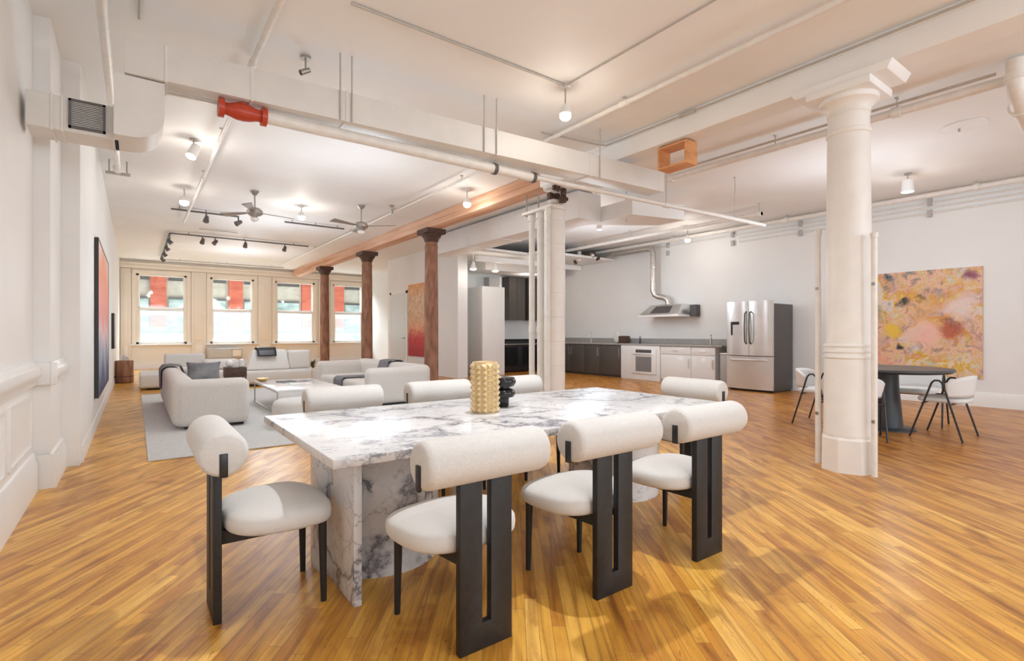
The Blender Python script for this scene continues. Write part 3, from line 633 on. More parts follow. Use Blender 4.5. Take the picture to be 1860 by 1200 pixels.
pipe('drain_elbow_pipe', 'fat white drain elbow hanging at the upper right edge', [(6.30, 1.02, 3.62), (6.30, 1.02, 3.42), (6.36, 1.02, 3.34), (6.50, 1.03, 3.27), (7.6, 1.05, 3.17)], 0.075, joints=[((6.30, 1.02, 3.44), (6.30, 1.02, 3.50)), ((6.5, 1.03, 3.27), (6.57, 1.03, 3.264))], jr=0.088)
pipe('ceiling_pipe', 'white pipe in front of the kitchen wall ending near the middle ceiling', [(9.5, 5.0, 3.45), (9.5, 10.6, 3.45)], 0.04, joints=[((9.5, 5.0, 3.45), (9.5, 5.1, 3.45))], hang=[(9.5, 5.05, 3.45), (9.5, 8.2, 3.45)])
pipe('ceiling_pipe', 'long white pipe close to the top of the right wall', [(10.92, -3, 3.55), (10.92, 12.6, 3.55)], 0.045, joints=[((10.92, y, 3.55), (10.92, y+0.07, 3.55)) for y in (2.2, 5.2, 8.0)], hang=[(10.92, 2.25, 3.55), (10.92, 5.2, 3.55), (10.92, 8.0, 3.55)])
for k, (z, lab) in enumerate(((3.46, 'upper thin white conduit on the right wall'), (3.38, 'middle thin white conduit on the right wall'), (3.29, 'lowest thin white conduit on the right wall'))):
    pipe('wall_conduit', lab, [(11.15, -3, z), (11.15, 6.4 if k else 9.0, z)], 0.014, M['pipe'], group='conduits high on the right wall')
for y, lab in ((2.9, 'grey conduit clamps on the right wall above the painting'), (5.05, 'grey conduit clamps above the fridge side'), (6.55, 'grey conduit clamps above the refrigerator'), (8.35, 'small grey clamp beside the vent riser')):
    t = thing('conduit_clamp', lab, 'clamp', (11.15, y, 3.3)); MB().box(-0.035, 0.03, -0.03, 0.03, 0.12, 0.24).build('upper_clamp', M['plastic_grey'], t); MB().box(-0.035, 0.03, -0.03, 0.03, -0.08, 0.04).build('lower_clamp', M['plastic_grey'], t)
# second duct beyond the beam and the alcove soffits
t = thing('air_duct', 'short white duct hanging behind the jointed column along the timber beam', 'duct', (6.1, 7, 3.1))
MB().box(6.0, 6.55, 6.3, 11.6, 3.14, 3.60).build('duct_body', M['wall_cool'], t, world=True, bevel=0.005)
for y in (7.6, 8.6, 9.8): MB().box(5.99, 6.56, y, y+0.02, 3.13, 3.61).build('seam_flange', M['wall_cool'], t, world=True)
MB().hexa([(6.55, 5.6, 3.14), (7.6, 5.35, 3.14), (7.6, 5.9, 3.14), (6.55, 6.6, 3.14), (6.55, 5.6, 3.4), (7.6, 5.35, 3.4), (7.6, 5.9, 3.4), (6.55, 6.6, 3.4)]).build('duct_branch', M['wall_cool'], t, world=True)
MB().cyl((6.75, 5.9, 3.1), (6.75, 5.9, CZ), 0.008, n=8).build('hanger_rod', M['pipe_grey'], t, world=True)
m = MB(); m.prism([(6.70, 12.3), (6.78, 10.7), (8.4, 10.75), (8.4, 10.2), (11.18, 10.2), (11.18, 13.4), (7.22, 13.4), (7.22, 11.85), (6.92, 11.85), (6.92, 12.3)], 3.28, 3.34)
struct(m.build('trim_9', M['wall'], bevel=0.004), 'dropped white soffit over the kitchen alcove')
struct(MB().box(6.95, 10.5, 10.9, 11.05, 3.03, 3.16).box(7.9, 10.9, 12.0, 12.9, 2.98, 3.28).build('trim_10', M['wall'], bevel=0.004), 'low white bulkhead ledge in the kitchen alcove')

# ------------------------------------------------------------ ceiling lamps and fans
def lamp(label, p, drop, r=0.07, lit='glow', tilt=0, name='ceiling_lamp'):
    t = thing(name, label, 'lamp', (p[0], p[1], CZ))
    MB().lathe([(0.05, -0.03), (0.05, 0)], n=16).build('ceiling_plate', M['lampwhite'], t)
    if drop > 0.06: MB().cyl((0, 0, -0.02), (0, 0, -drop+0.02), 0.008, n=8).build('stem', M['nickel'], t)
    MB().lathe([(0.02, -drop+0.02), (0.03, -drop), (r*0.9, -drop-0.05), (r, -drop-0.08)], n=20).build('lamp_shade', M['lampwhite'], t)
    MB().superell((0, 0, -drop-0.10), r*0.95, r*0.95, r*0.75, 1, 1, 20, 10).build('bulb', M[lit], t)
    return t
lamp('lit white lamp hanging where two thin conduits meet', (3.44, 3.79), 0.2, 0.06)
lamp('glowing lamp just left of the timber beam, the brightest', (4.56, 7.5), 0.16, 0.07)
lamp('glowing lamp between the two ceiling fans', (2.58, 10.34), 0.13, 0.07)
lamp('white globe lamp near the left ceiling pipe, left of the fans', (0.67, 10.19), 0.16, 0.075, 'glow_soft')
lamp('softly lit lamp on the kitchen side near the pipes', (10.2, 7.1), 0.22, 0.07, 'glow_soft')
def can(label, p, drop=0.15, L=0.17, r=0.05, aim=(0.2, 0.3, -1), lit='glow_soft', m='lampwhite', z=CZ):
    t = thing('spotlight', label, 'lamp', (p[0], p[1], z))
    MB().lathe([(0.045, -0.025), (0.045, 0)], n=16).build('ceiling_plate', M['nickel'], t)
    MB().cyl((0, 0, -0.02), (0, 0, -drop), 0.008, n=8).build('stem', M['nickel'], t)
    a = Vector(aim).normalized(); c = Vector((0, 0, -drop-0.03))
    MB().cyl(c-a*L*0.4, c+a*L*0.5, r*0.85, r, n=18).build('lamp_shade', M[m], t)
    MB().cyl(c+a*L*0.5, c+a*L*0.52, r*0.88, n=18).build('bulb', M[lit], t)
    return t
can('white can spotlight on the left half of the ceiling past the red valve', (0.60, 7.6), 0.12, 0.2, 0.06, (-0.4, -0.4, -1), 'glow')
can('tiny grey spotlight on top of the long duct', (1.22, 4.75), 0.10, 0.10, 0.025, (-1, 0, -0.6), 'dark', 'nickel')
can('white can spotlight right of the jointed column', (7.65, 7.4), 0.22, 0.17, 0.06, (0, 0, -1), 'glow_soft')
can('white drum lamp hanging right of the thick white column', (9.53, 2.75), 0.16, 0.2, 0.085, (0, 0, -1), 'glow_soft')
can('small grey spotlight on the ceiling right of the farther fan', (3.97, 9.3), 0.08, 0.08, 0.03, (0.3, 0, -1), 'dark', 'nickel')
t = thing('ceiling_disc', 'flat round white plate on the ceiling at upper right', 'ceiling plate', (7.88, 1.72, CZ))
MB().lathe([(0.20, 0), (0.21, -0.012), (0.19, -0.02), (0.05, -0.026)], n=36).build('plate', M['ceil'], t)
MB().cyl((0.0, 0.05, -0.02), (0.0, 0.05, -0.06), 0.012).build('sensor', M['nickel'], t)
for i, (x, y, lab) in enumerate(((7.15, 11.45, 'left bell-shaped spotlight glowing under the alcove soffit'), (7.85, 11.45, 'right bell-shaped spotlight glowing under the alcove soffit'))):
    t = thing('alcove_spotlight', lab, 'lamp', (x, y, 3.28))
    MB().cyl((0, 0, 0), (0, 0, -0.22), 0.012).build('stem', M['lampwhite'], t)
    MB().lathe([(0.02, -0.2), (0.04, -0.23), (0.055, -0.30), (0.10, -0.40)], n=20).build('lamp_shade', M['lampwhite'], t)
    MB().superell((0, 0, -0.40), 0.085, 0.085, 0.03, 1, 1, 20, 8).build('bulb', M['glow'], t)

def fan(label, p, a0, rod=0.33, n=3):
    t = thing('ceiling_fan', label, 'ceiling fan', (p[0], p[1], CZ), R(a0), group='ceiling fans over the living area')
    MB().lathe([(0.07, 0), (0.07, -0.02), (0.03, -0.07), (0.015, -0.08)], n=20).build('canopy', M['nickel'], t)
    MB().cyl((0, 0, -0.06), (0, 0, -rod), 0.013, n=10).build('downrod', M['nickel'], t)
    MB().lathe([(0.03, -rod+0.02), (0.09, -rod), (0.13, -rod-0.04), (0.13, -rod-0.09), (0.08, -rod-0.13), (0.05, -rod-0.15)], n=24).build('motor', M['nickel'], t)
    MB().lathe([(0.05, -rod-0.15), (0.07, -rod-0.17), (0.06, -rod-0.21), (0.03, -rod-0.23)], n=20).build('light_cap', M['lampwhite'], t)
    for k in range(n):
        a = 2*PI*k/n; ca, sa = math.cos(a), math.sin(a)
        def pt(r, w, z): return (r*ca-w*sa, r*sa+w*ca, z)
        zz = -rod-0.07
        m = MB().hexa([pt(0.10, -0.03, zz-0.005), pt(0.66, -0.075, zz-0.02), pt(0.66, 0.075, zz+0.015), pt(0.10, 0.03, zz), pt(0.10, -0.03, zz+0.006), pt(0.66, -0.075, zz-0.01), pt(0.66, 0.075, zz+0.025), pt(0.10, 0.03, zz+0.012)])
        m.build('blade', M['fanblade'], t, bevel=0.003)
    return t
fan('left ceiling fan above the seating group', (1.67, 9.77), 10, 0.30)
fan('right ceiling fan near the timber beam', (3.50, 9.65), -40, 0.33)
def track(label, p, q, m='track', z=3.58):
    t = thing('lighting_track', label, 'light track', (p[0], p[1], z))
    d = 0.02
    if abs(p[0]-q[0]) > abs(p[1]-q[1]): MB().box(p[0], q[0], p[1]-d, p[1]+d, z, z+0.03).build('rail', M[m], t, world=True)
    else: MB().box(p[0]-d, p[0]+d, p[1], q[1], z, z+0.03).build('rail', M[m], t, world=True)
    for f in (0.12, 0.5, 0.88):
        x = p[0]+(q[0]-p[0])*f; y = p[1]+(q[1]-p[1])*f
        MB().cyl((x, y, z+0.02), (x, y, CZ), 0.008, n=8).build('hanger', M[m], t, world=True)
    return t
track('short dark light track left of the nearer fan', (0.56, 11.85), (1.73, 11.85))
track('light track between the two fans', (2.6, 11.8), (3.88, 11.8))
track('long dark crosswise light track in front of the windows', (0.68, 14.75), (3.86, 14.75))
track('dark light track running lengthwise toward the first window', (0.68, 14.8), (0.68, 20.1))
track('pale light track nearest the far window wall', (0.75, 20.1), (4.4, 20.1), 'track_light')
pipe('thin_conduit', 'thin grey conduit above the long crosswise light track', [(1.2, 13.9, 3.62), (2.0, 13.9, 3.62)], 0.012, M['pipe_grey'])
pipe('ceiling_pipe', 'thin white pipe along the left side of the timber beam', [(4.1, 5.3, 3.58), (4.12, 19.5, 3.58)], 0.018, hang=[(4.1, 6.9, 3.58), (4.1, 9.5, 3.58), (4.1, 12, 3.58), (4.1, 15, 3.58)])
def head(lab, x, y, aim, m='track', z=3.58):
    t = thing('track_spotlight', lab, 'spotlight', (x, y, z), group='spotlights on the tracks')
    MB().cyl((0, 0, 0), (0, 0, -0.08), 0.014, n=8).build('stem', M[m], t)
    a = Vector(aim).normalized(); c = Vector((0, 0, -0.11))
    MB().cyl(c-a*0.07, c+a*0.06, 0.035, 0.055, n=14).build('lamp_head', M[m], t)
HD = [(1.15, 11.85, (-0.2, -0.6, -1), 'spotlight midway on the short dark track left of the fan'), (1.72, 11.85, (-0.9, -0.3, -0.6), 'spotlight at the right end of the short dark track'),
      (1.35, 14.75, (-0.3, -0.5, -1), 'leftmost spotlight on the long crosswise track'), (1.62, 14.75, (-0.8, -0.3, -1), 'second spotlight from the left on the long crosswise track'),
      (2.3, 14.75, (-0.2, -0.5, -1), 'lone spotlight in the middle of the long crosswise track'), (3.25, 14.75, (-0.4, -0.5, -1), 'spotlight near the right end of the long crosswise track'),
      (0.70, 15.3, (0.8, -0.3, -1), 'nearest spotlight on the lengthwise track'), (0.70, 16.6, (0.8, -0.2, -1), 'second spotlight along the lengthwise track'),
      (0.70, 17.9, (0.8, 0.1, -1), 'third spotlight along the lengthwise track'), (0.70, 19.2, (0.8, 0.2, -1), 'farthest spotlight on the lengthwise track')]
for x, y, a, lab in HD: head(lab, x, y, a)
# hanging wooden cube shelf on the beam
t = thing('hanging_box_shelf', 'open orange wooden box shelf hung beside the white beam', 'shelf', (5.0, 3.68, 3.12))
x0, x1, y0, y1, z0, z1 = 4.99, 5.20, 3.49, 3.88, 3.125, 3.385
MB().box(x0, x1, y0, y1, z0, z0+0.022).build('bottom_board', M['shelfwood'], t, world=True)
MB().box(x0, x1, y0, y1, z1-0.022, z1).build('top_board', M['shelfwood'], t, world=True)
for y in (y0, y1-0.022): MB().box(x0, x1, y, y+0.022, z0+0.022, z1-0.022).build('side_board', M['shelfwood'], t, world=True)
for y in (y0+0.03, y1-0.09): MB().box(x0+0.02, x1, y, y+0.06, z1, z1+0.014).build('hanging_strap', M['dark'], t, world=True)

# ------------------------------------------------------------ dining table
t = thing('dining_table', 'long rectangular marble dining table with grey-veined polished top', 'table', (2.04, 2.72, 0))
MB().box(0.63, 3.45, 2.05, 3.39, 0.66, 0.70).build('tabletop', M['marble'], t, world=True, bevel=0.004)
for cx in (1.08, 2.98):
    MB().lathe([(0.34, 0), (0.34, 0.66)], c=(cx, 2.74, 0), n=64).build('drum_base', M['marble'], t, world=True)
MB().box(0.772, 0.808, 2.216, 2.60, 0, 0.66).build('fin_panel', M['marble'], t, world=True, bevel=0.003)

# ------------------------------------------------------------ dining chairs (local: faces +y, rear slab at y=0)
def make_chair(loc, rz, label):
    t = thing('dining_chair', label, 'chair', loc, rz, group='cylinder-backed dining chairs round the marble table')
    m = MB()
    W = 0.118; s = 0.020; zt = 0.70
    m.prism([(-W, 0), (W, 0), (W, zt), (s, zt), (s, 0.10), (-s, 0.10), (-s, zt), (-W, zt)], -0.016, 0.016, axis='Y')
    m.build('rear_slab', M['black'], t, bevel=0.002)
    L = 0.275; r = 0.090
    prof = [(r*0.80, -L), (r*0.93, -L+0.008), (r, -L+0.03), (r, L-0.03), (r*0.93, L-0.008), (r*0.80, L)]
    MB().lathe(prof, c=(0, 0.005, 0.728), n=40, axis='X').build('back_bolster', M['boucle'], t, sharp=60)
    for sx in (-1, 1):
        MB().box(sx*L-0.008, sx*L+0.003, -0.012, 0.018, 0.640, 0.733).build('end_bracket', M['blackmetal'], t, bevel=0.002)
    sm = MB().superell((0, 0.245, 0.405), 0.265, 0.222, 0.060, 0.66, 0.58, 48, 16)
    for v in sm.bm.verts:
        v.co.z += 0.018*math.exp(-(v.co.x**2+(v.co.y-0.27)**2)/0.03) - 0.02*max(0, (v.co.y-0.35))/0.15
        k = 1-0.10*max(0, (0.27-v.co.y))/0.25; v.co.x *= k
    sm.build('seat', M['seatfab'], t, sharp=80)
    for sx in (-1, 1):
        MB().cyl((sx*0.175, 0.405, 0.36), (sx*0.178, 0.41, 0), 0.019, 0.013, n=14).build('front_leg', M['black'], t)
    m = MB()
    for sx in (-1, 1):
        m.hexa([(sx*0.075-0.012, 0.01, 0.315), (sx*0.075+0.012, 0.01, 0.315), (sx*0.175+0.012, 0.42, 0.350), (sx*0.175-0.012, 0.42, 0.350),
                (sx*0.075-0.012, 0.01, 0.372), (sx*0.075+0.012, 0.01, 0.372), (sx*0.175+0.012, 0.42, 0.368), (sx*0.175-0.012, 0.42, 0.368)])
    m.box(-0.175, 0.175, 0.40, 0.42, 0.345, 0.362)
    m.build('seat_support', M['black'], t)
    return t
ch = make_chair((1.085, 1.655, 0), 0, 'nearest dining chair, left of the three on the near long side')
dup(ch, (1.79, 1.645, 0), 0, 'middle dining chair of the three on the near long side')
dup(ch, (2.49, 1.61, 0), 0, 'right dining chair of the three on the near long side')
dup(ch, (0.275, 2.54, 0), -PI/2, 'dining chair alone at the left head of the marble table')
dup(ch, (3.82, 2.60, 0), PI/2, 'dining chair alone at the right head, backed toward the fridge')
dup(ch, (1.22, 3.72, 0), PI, 'far-side dining chair nearest the coffee table')
dup(ch, (1.99, 3.72, 0), PI, 'far-side dining chair behind the gold vase')
dup(ch, (2.75, 3.72, 0), PI, 'far-side dining chair behind the black vase')

# vases
t = tag(MB().lathe([(0.082, 0), (0.085, 0.02), (0.085, 0.30), (0.078, 0.318), (0.07, 0.32), (0.06, 0.315), (0.06, 0.30)], c=(0, 0, 0), n=40).build('gold_vase', M['gold']), 'tall pale-gold studded cylinder vase on the marble table', 'vase')
t.location = (1.80, 2.74, 0.70)
m = MB(); NS = 14
for rI in range(9):
    z = 0.022+rI*0.0335
    for k in range(NS):
        a = 2*PI*(k+0.0)/NS; c, s_ = math.cos(a), math.sin(a); hw = 0.0185; hz = 0.0165
        def pp(rr, ww, zz): return (rr*c-ww*s_, rr*s_+ww*c, zz)
        base = [m.bm.verts.new(pp(0.084, -hw, z-hz)), m.bm.verts.new(pp(0.084, hw, z-hz)), m.bm.verts.new(pp(0.084, hw, z+hz)), m.bm.verts.new(pp(0.084, -hw, z+hz))]
        tip = [m.bm.verts.new(pp(0.096, -hw*0.2, z-hz*0.2)), m.bm.verts.new(pp(0.096, hw*0.2, z-hz*0.2)), m.bm.verts.new(pp(0.096, hw*0.2, z+hz*0.2)), m.bm.verts.new(pp(0.096, -hw*0.2, z+hz*0.2))]
        for i in range(4): m.bm.faces.new((base[i], base[(i+1) % 4], tip[(i+1) % 4], tip[i]))
        m.bm.faces.new(tip); m.bm.faces.new(base[::-1])
st = m.build('studs', M['gold'], t, sharp=20); st['kind'] = 'stuff'
t = tag(MB().lathe([(0.040, 0), (0.044, 0.01), (0.046, 0.055), (0.050, 0.062), (0.078, 0.070), (0.088, 0.088), (0.088, 0.100), (0.078, 0.118), (0.052, 0.128), (0.05, 0.134), (0.078, 0.142), (0.092, 0.165), (0.092, 0.180), (0.080, 0.200), (0.03, 0.205)], n=48).build('black_vase', M['blackglass']), 'squat black glass vase of stacked discs behind the gold vase', 'vase')
t.location = (2.02, 2.86, 0.70)

# ------------------------------------------------------------ round table and its chairs
TC = (7.66, 2.42)
t = thing('round_table', 'round dark slate pedestal table by the abstract painting', 'table', (*TC, 0))
MB().lathe([(0.62, 0.72), (0.66, 0.745), (0.66, 0.765), (0.655, 0.77)], n=64).build('tabletop', M['slate'], t)
MB().lathe([(0.165, 0.03), (0.15, 0.2), (0.12, 0.55), (0.115, 0.72)], n=40).build('pedestal', M['slate'], t)
MB().lathe([(0.29, 0), (0.29, 0.018), (0.27, 0.03)], n=48).build('base_plate', M['slate'], t)
def rod_chair(loc, rz, label):
    t = thing('rod_leg_chair', label, 'chair', loc, rz, group='white shell chairs round the round table')
    # faces +y; inverted-V leg frames on both sides
    MB().superell((0, 0.0, 0.435), 0.235, 0.235, 0.035, 0.6, 0.5, 36, 10).build('seat', M['white_shell'], t, sharp=80)
    def f(u, v):
        a = R(200+140*u); z = 0.48+0.24*v*(1-0.35*abs(2*u-1)**3); rr = 0.27+0.03*v
        return (rr*math.cos(a)*1.08, rr*math.sin(a)*0.95+0.02, z - 0.05*(1-v)*0)
    MB().sheet(f, 24, 6).build('backrest', M['white_shell'], t, solid=0.03)
    for sx in (-1, 1):
        x = sx*0.30
        pts = [(x*1.06, 0.25, 0.0), (x, 0.06, 0.60), (x, 0.045, 0.64), (x, 0.02, 0.665), (x, -0.02, 0.665), (x, -0.045, 0.64), (x, -0.06, 0.60), (x*1.06, -0.23, 0.0)]
        MB().tube(pts, 0.0105, n=8).build('leg_frame', M['blackmetal'], t)
    for y in (0.13, -0.12): MB().tube([(-0.315, y, 0.40), (0.315, y, 0.40)], 0.009, n=8).build('crossbar', M['blackmetal'], t)
    return t
rc = rod_chair((7.62, 1.84, 0), 0, 'white rod-legged chair on the near right side of the round table')
dup(rc, (8.42, 2.35, 0), PI/2+0.1, 'white rod-legged chair against the wall side of the round table')
dup(rc, (6.70, 2.48, 0), -PI/2+0.45, 'white rod-legged chair mostly hidden behind the thick white column')
dup(rc, (7.42, 3.12, 0), PI+0.1, 'white rod-legged chair seen left of the column pipes')

# paintings
def picture(name, label, m, axis, x, y0, y1, z0, z1, frame, side):
    t = thing(name, label, 'painting', (x+0.004*side, (y0+y1)/2, (z0+z1)/2))
    d = 0.035*side
    c = MB().box(min(0, d), max(0, d), (y0-y1)/2, (y1-y0)/2, (z0-z1)/2, (z1-z0)/2).build('canvas', m, t)
    if frame:
        h = (y1-y0)/2; k = (z1-z0)/2; q = sorted((0, d*1.15)); f = 0.018
        MB().box(*q, -h-f, -h, -k-f, k+f).box(*q, h, h+f, -k-f, k+f).box(*q, -h, h, k, k+f).box(*q, -h, h, -k-f, -k).build('frame', M[frame], t)
    return t
picture('abstract_painting', 'large floral abstract painting in orange, yellow and pink on right wall', M['paint_floral'], 'x', XR, 2.21, 3.98, 0.46, 2.30, None, -1)
picture('abstract_painting', 'tall red and orange painting on the partition wall behind a brown column', M['paint_red'], 'x', 6.92, 13.45, 14.85, 0.50, 2.70, None, -1)
picture('abstract_painting', 'large framed painting in orange, pink and navy on the left wall', M['paint_left'], 'x', -0.40, 8.1, 11.1, 0.42, 2.36, 'blackmetal', 1)
t = thing('wall_screen', 'slim dark screen on the left wall above the wooden chest', 'screen', (-0.4, 14.4, 1.25))
MB().box(0, 0.05, -0.55, 0.55, -0.38, 0.38).build('screen_body', M['blackmetal'], t, bevel=0.006)
MB().box(0.05, 0.053, -0.53, 0.53, -0.35, 0.36).build('display', M['blackglass'], t)

# ------------------------------------------------------------ kitchen
def cabinet(label, y0, y1, doors, m, drawer=False, x0=10.55, zt=0.88):
    t = thing('base_cabinet', label, 'cabinet', (x0, (y0+y1)/2, 0))
    MB().box(x0+0.02, XR-0.005, y0+0.002, y1-0.002, 0.06, zt).box(x0+0.07, XR-0.005, y0+0.002, y1-0.002, 0, 0.06).build('carcass', M[m], t, world=True)
    n = doors; w_ = (y1-y0)/n
    for k in range(n):
        a, b = y0+k*w_+0.006, y0+(k+1)*w_-0.006
        ztop = zt-0.01
        if drawer:
            d = MB().box(x0, x0+0.02, a, b, zt-0.19, zt-0.01).build('drawer', M[m], t, world=True, bevel=0.002)
            MB().cyl((x0-0.025, (a+b)/2-0.08, zt-0.10), (x0-0.025, (a+b)/2+0.08, zt-0.10), 0.006, n=8).build('handle', M['steel'], d, world=True)
            ztop = zt-0.205
        d = MB().box(x0, x0+0.02, a, b, 0.07, ztop).build('door', M[m], t, world=True, bevel=0.002)
        hy = a+0.05 if k % 2 == 0 else b-0.05
        MB().box(x0-0.03, x0-0.018, hy-0.008, hy+0.008, ztop-0.30, ztop-0.08).box(x0-0.02, x0, hy-0.006, hy+0.006, ztop-0.29, ztop-0.28).box(x0-0.02, x0, hy-0.006, hy+0.006, ztop-0.10, ztop-0.09).build('handle', M['steel'], d, world=True)
    return t
cabinet('charcoal base cabinet in the far kitchen corner', 11.4, 13.38, 3, 'cab_dark')
cabinet('charcoal base cabinet below the sink faucet', 10.2, 11.4, 2, 'cab_dark')
cabinet('charcoal base cabinet next to the white oven', 9.40, 10.2, 1, 'cab_dark')
cabinet('glossy white base cabinet right of the oven', 7.25, 8.12, 1, 'cab_white', True)
cabinet('glossy white base cabinet beside the refrigerator gap', 6.62, 7.25, 1, 'cab_white', True)
t = thing('trash_bin', 'slim grey bin between white cabinets and refrigerator', 'bin', (10.75, 6.38, 0))
MB().box(-0.18, 0.25, -0.11, 0.14, 0, 0.72).build('bin_body', M['plastic_grey'], t, bevel=0.015)
MB().box(-0.19, 0.26, -0.12, 0.15, 0.72, 0.76).build('lid', M['steel'], t, bevel=0.01)
t = thing('oven', 'white built-in oven with a dark glass window', 'oven', (10.5, 8.76, 0))
MB().box(10.53, XR-0.01, 8.13, 9.39, 0.0, 0.88).build('oven_body', M['cab_white'], t, world=True, bevel=0.004)
d = MB().box(10.50, 10.53, 8.22, 9.0, 0.16, 0.80).build('oven_door', M['cab_white'], t, world=True, bevel=0.004)
MB().box(10.494, 10.50, 8.36, 8.86, 0.22, 0.60).build('oven_window', mat('grey_oven_glass', (0.20, 0.20, 0.21), 0.1), d, world=True)
MB().cyl((10.46, 8.30, 0.66), (10.46, 8.92, 0.66), 0.011).build('handle', M['steel'], d, world=True)
MB().box(10.494, 10.50, 8.36, 8.86, 0.70, 0.78).build('control_panel', M['steel_dark'], t, world=True)
t = tag(MB().box(10.52, XR-0.005, 6.45, 13.38, 0.885, 0.925).build('worktop', M['counter'], bevel=0.004), 'long grey worktop over the kitchen base cabinets', 'worktop')
t = tag(MB().box(XR-0.025, XR-0.003, 6.45, 13.38, 0.927, 1.06).build('backsplash', M['counter']), 'low grey backsplash strip behind the kitchen worktop', 'backsplash')
def faucet(label, y):
    t = thing('faucet', label, 'faucet', (10.98, y, 0.925))
    MB().lathe([(0.025, 0), (0.025, 0.02), (0.014, 0.03)], n=16).build('base', M['steel'], t)
    pts = [(0, 0, 0.02), (0, 0, 0.24)] + [(-0.07+0.07*math.cos(R(a)), 0, 0.24+0.07*math.sin(R(a))) for a in range(20, 181, 20)] + [(-0.14, 0, 0.19)]
    MB().tube(pts, 0.011, n=10).build('spout', M['steel'], t)
    MB().cyl((0, 0.015, 0.06), (0, 0.07, 0.09), 0.006, n=8).build('lever', M['steel'], t)
faucet('curved steel faucet on the dark cabinet side of the worktop', 10.95)
def bottle(label, y, m, x=10.9, h=0.2, r=0.03, z=0.925):
    t = thing('bottle', label, 'bottle', (x, y, z))
    MB().lathe([(r, 0), (r, h*0.6), (r*0.4, h*0.75), (r*0.4, h*0.92)], n=16).build('bottle_body', m, t)
    MB().lathe([(r*0.45, h*0.92), (r*0.45, h)], n=12).build('cap', M['dark'], t)
bottle('small dark bottle on the worktop left of the oven hood', 9.05, M['slate'])
bottle('pale slim bottle on the worktop near the refrigerator', 6.95, M['nickel'], h=0.24, r=0.025)
t = thing('decorative_plate', 'round white plate standing on the worktop', 'plate', (10.95, 9.95, 0.925))
MB().lathe([(0.03, 0.0), (0.10, 0.004), (0.15, 0.02), (0.155, 0.022), (0.15, 0.028), (0.09, 0.012), (0.02, 0.01)], c=(0, 0, 0.17), n=32, axis='X').build('plate_body', M['cab_white'], t)
for v in t.children[0].data.vertices: v.co = (v.co.x-0.0, v.co.y, v.co.z)
t.children[0].rotation_euler = (0, 0, R(-12))
MB().box(-0.02, 0.09, -0.05, 0.05, 0, 0.02).build('plate_stand', M['nickel'], t)
t = thing('toaster', 'small dark box appliance beside the white plate', 'appliance', (10.92, 9.62, 0.925))
MB().box(-0.12, 0.12, -0.11, 0.11, 0.01, 0.20).build('body', M['cap_brown'], t, bevel=0.015)
for y in (-0.04, 0.015): MB().box(-0.08, 0.08, y, y+0.025, 0.198, 0.203).build('slot', M['dark'], t)
# range hood
t = thing('range_hood', 'stainless range hood fixed on the kitchen wall', 'range hood', (10.9, 8.2, 1.62))
m = MB().hexa([(10.55, 7.60, 1.66), (11.175, 7.60, 1.66), (11.175, 8.80, 1.66), (10.55, 8.80, 1.66), (10.86, 7.72, 1.93), (11.175, 7.72, 1.93), (11.175, 8.66, 1.93), (10.86, 8.66, 1.93)])
m.build('canopy', M['steel'], t, world=True, bevel=0.004)
MB().box(10.54, 11.175, 7.59, 8.81, 1.61, 1.66).build('rim', M['cab_white'], t, world=True, bevel=0.004)
MB().hexa([(10.60, 7.9, 1.705), (10.61, 7.9, 1.70), (10.61, 8.5, 1.70), (10.60, 8.5, 1.705), (10.80, 7.95, 1.885), (10.81, 7.95, 1.88), (10.81, 8.45, 1.88), (10.80, 8.45, 1.885)]).build('dark_panel', M['steel_dark'], t, world=True)
MB().box(11.0, 11.175, 7.42, 7.59, 1.62, 1.90).build('side_box', M['steel_dark'], t, world=True)
pts = [(10.95, 8.18, 1.935), (10.95, 8.18, 1.99), (10.95, 8.22, 2.06), (10.95, 8.30, 2.11), (10.95, 8.48, 2.14), (10.92, 8.58, 2.20), (10.90, 8.62, 2.30), (10.90, 8.62, 3.30), (10.90, 8.66, 3.38), (10.90, 8.76, 3.42), (10.90, 11.2, 3.40)]
pp_ = thing('exhaust_duct', 'round galvanised exhaust duct rising from the range hood', 'duct', (10.9, 8.4, 1.95))
MB().tube(pts, 0.075, n=18).build('duct_run', M['galv'], pp_, world=True)
for z in (2.34, 2.9): MB().cyl((10.90, 8.62, z), (10.90, 8.62, z+0.03), 0.082, n=18).build('duct_collar', M['galv'], pp_, world=True)
MB().cyl((10.90, 10.0, 3.405), (10.90, 10.05, 3.405), 0.082, n=18).build('duct_collar', M['galv'], pp_, world=True)
t = thing('pipe_junction', 'cluttered dark pipe valves high beside the jointed column', 'pipe fitting', (10.3, 10.6, 3.3))
random.seed(11)
for k in range(9):
    m = MB(); p = Vector((10.3+random.uniform(-0.2, 0.2), 10.7+random.uniform(-0.5, 0.5), 3.32+random.uniform(-0.1, 0.12)))
    m.cyl(p, p+Vector((random.uniform(-0.1, 0.1), random.uniform(-0.2, 0.2), random.uniform(-0.05, 0.05))), random.uniform(0.03, 0.06), n=12)
    m.build('valve', M['cap_brown'], t, world=True)
MB().cyl((10.3, 10.2, 3.36), (10.3, 11.6, 3.36), 0.05).build('fitting', M['pipe'], t, world=True); MB().cyl((10.1, 10.55, 3.24), (10.1, 10.55, 3.5), 0.06).build('fitting', M['pipe'], t, world=True)

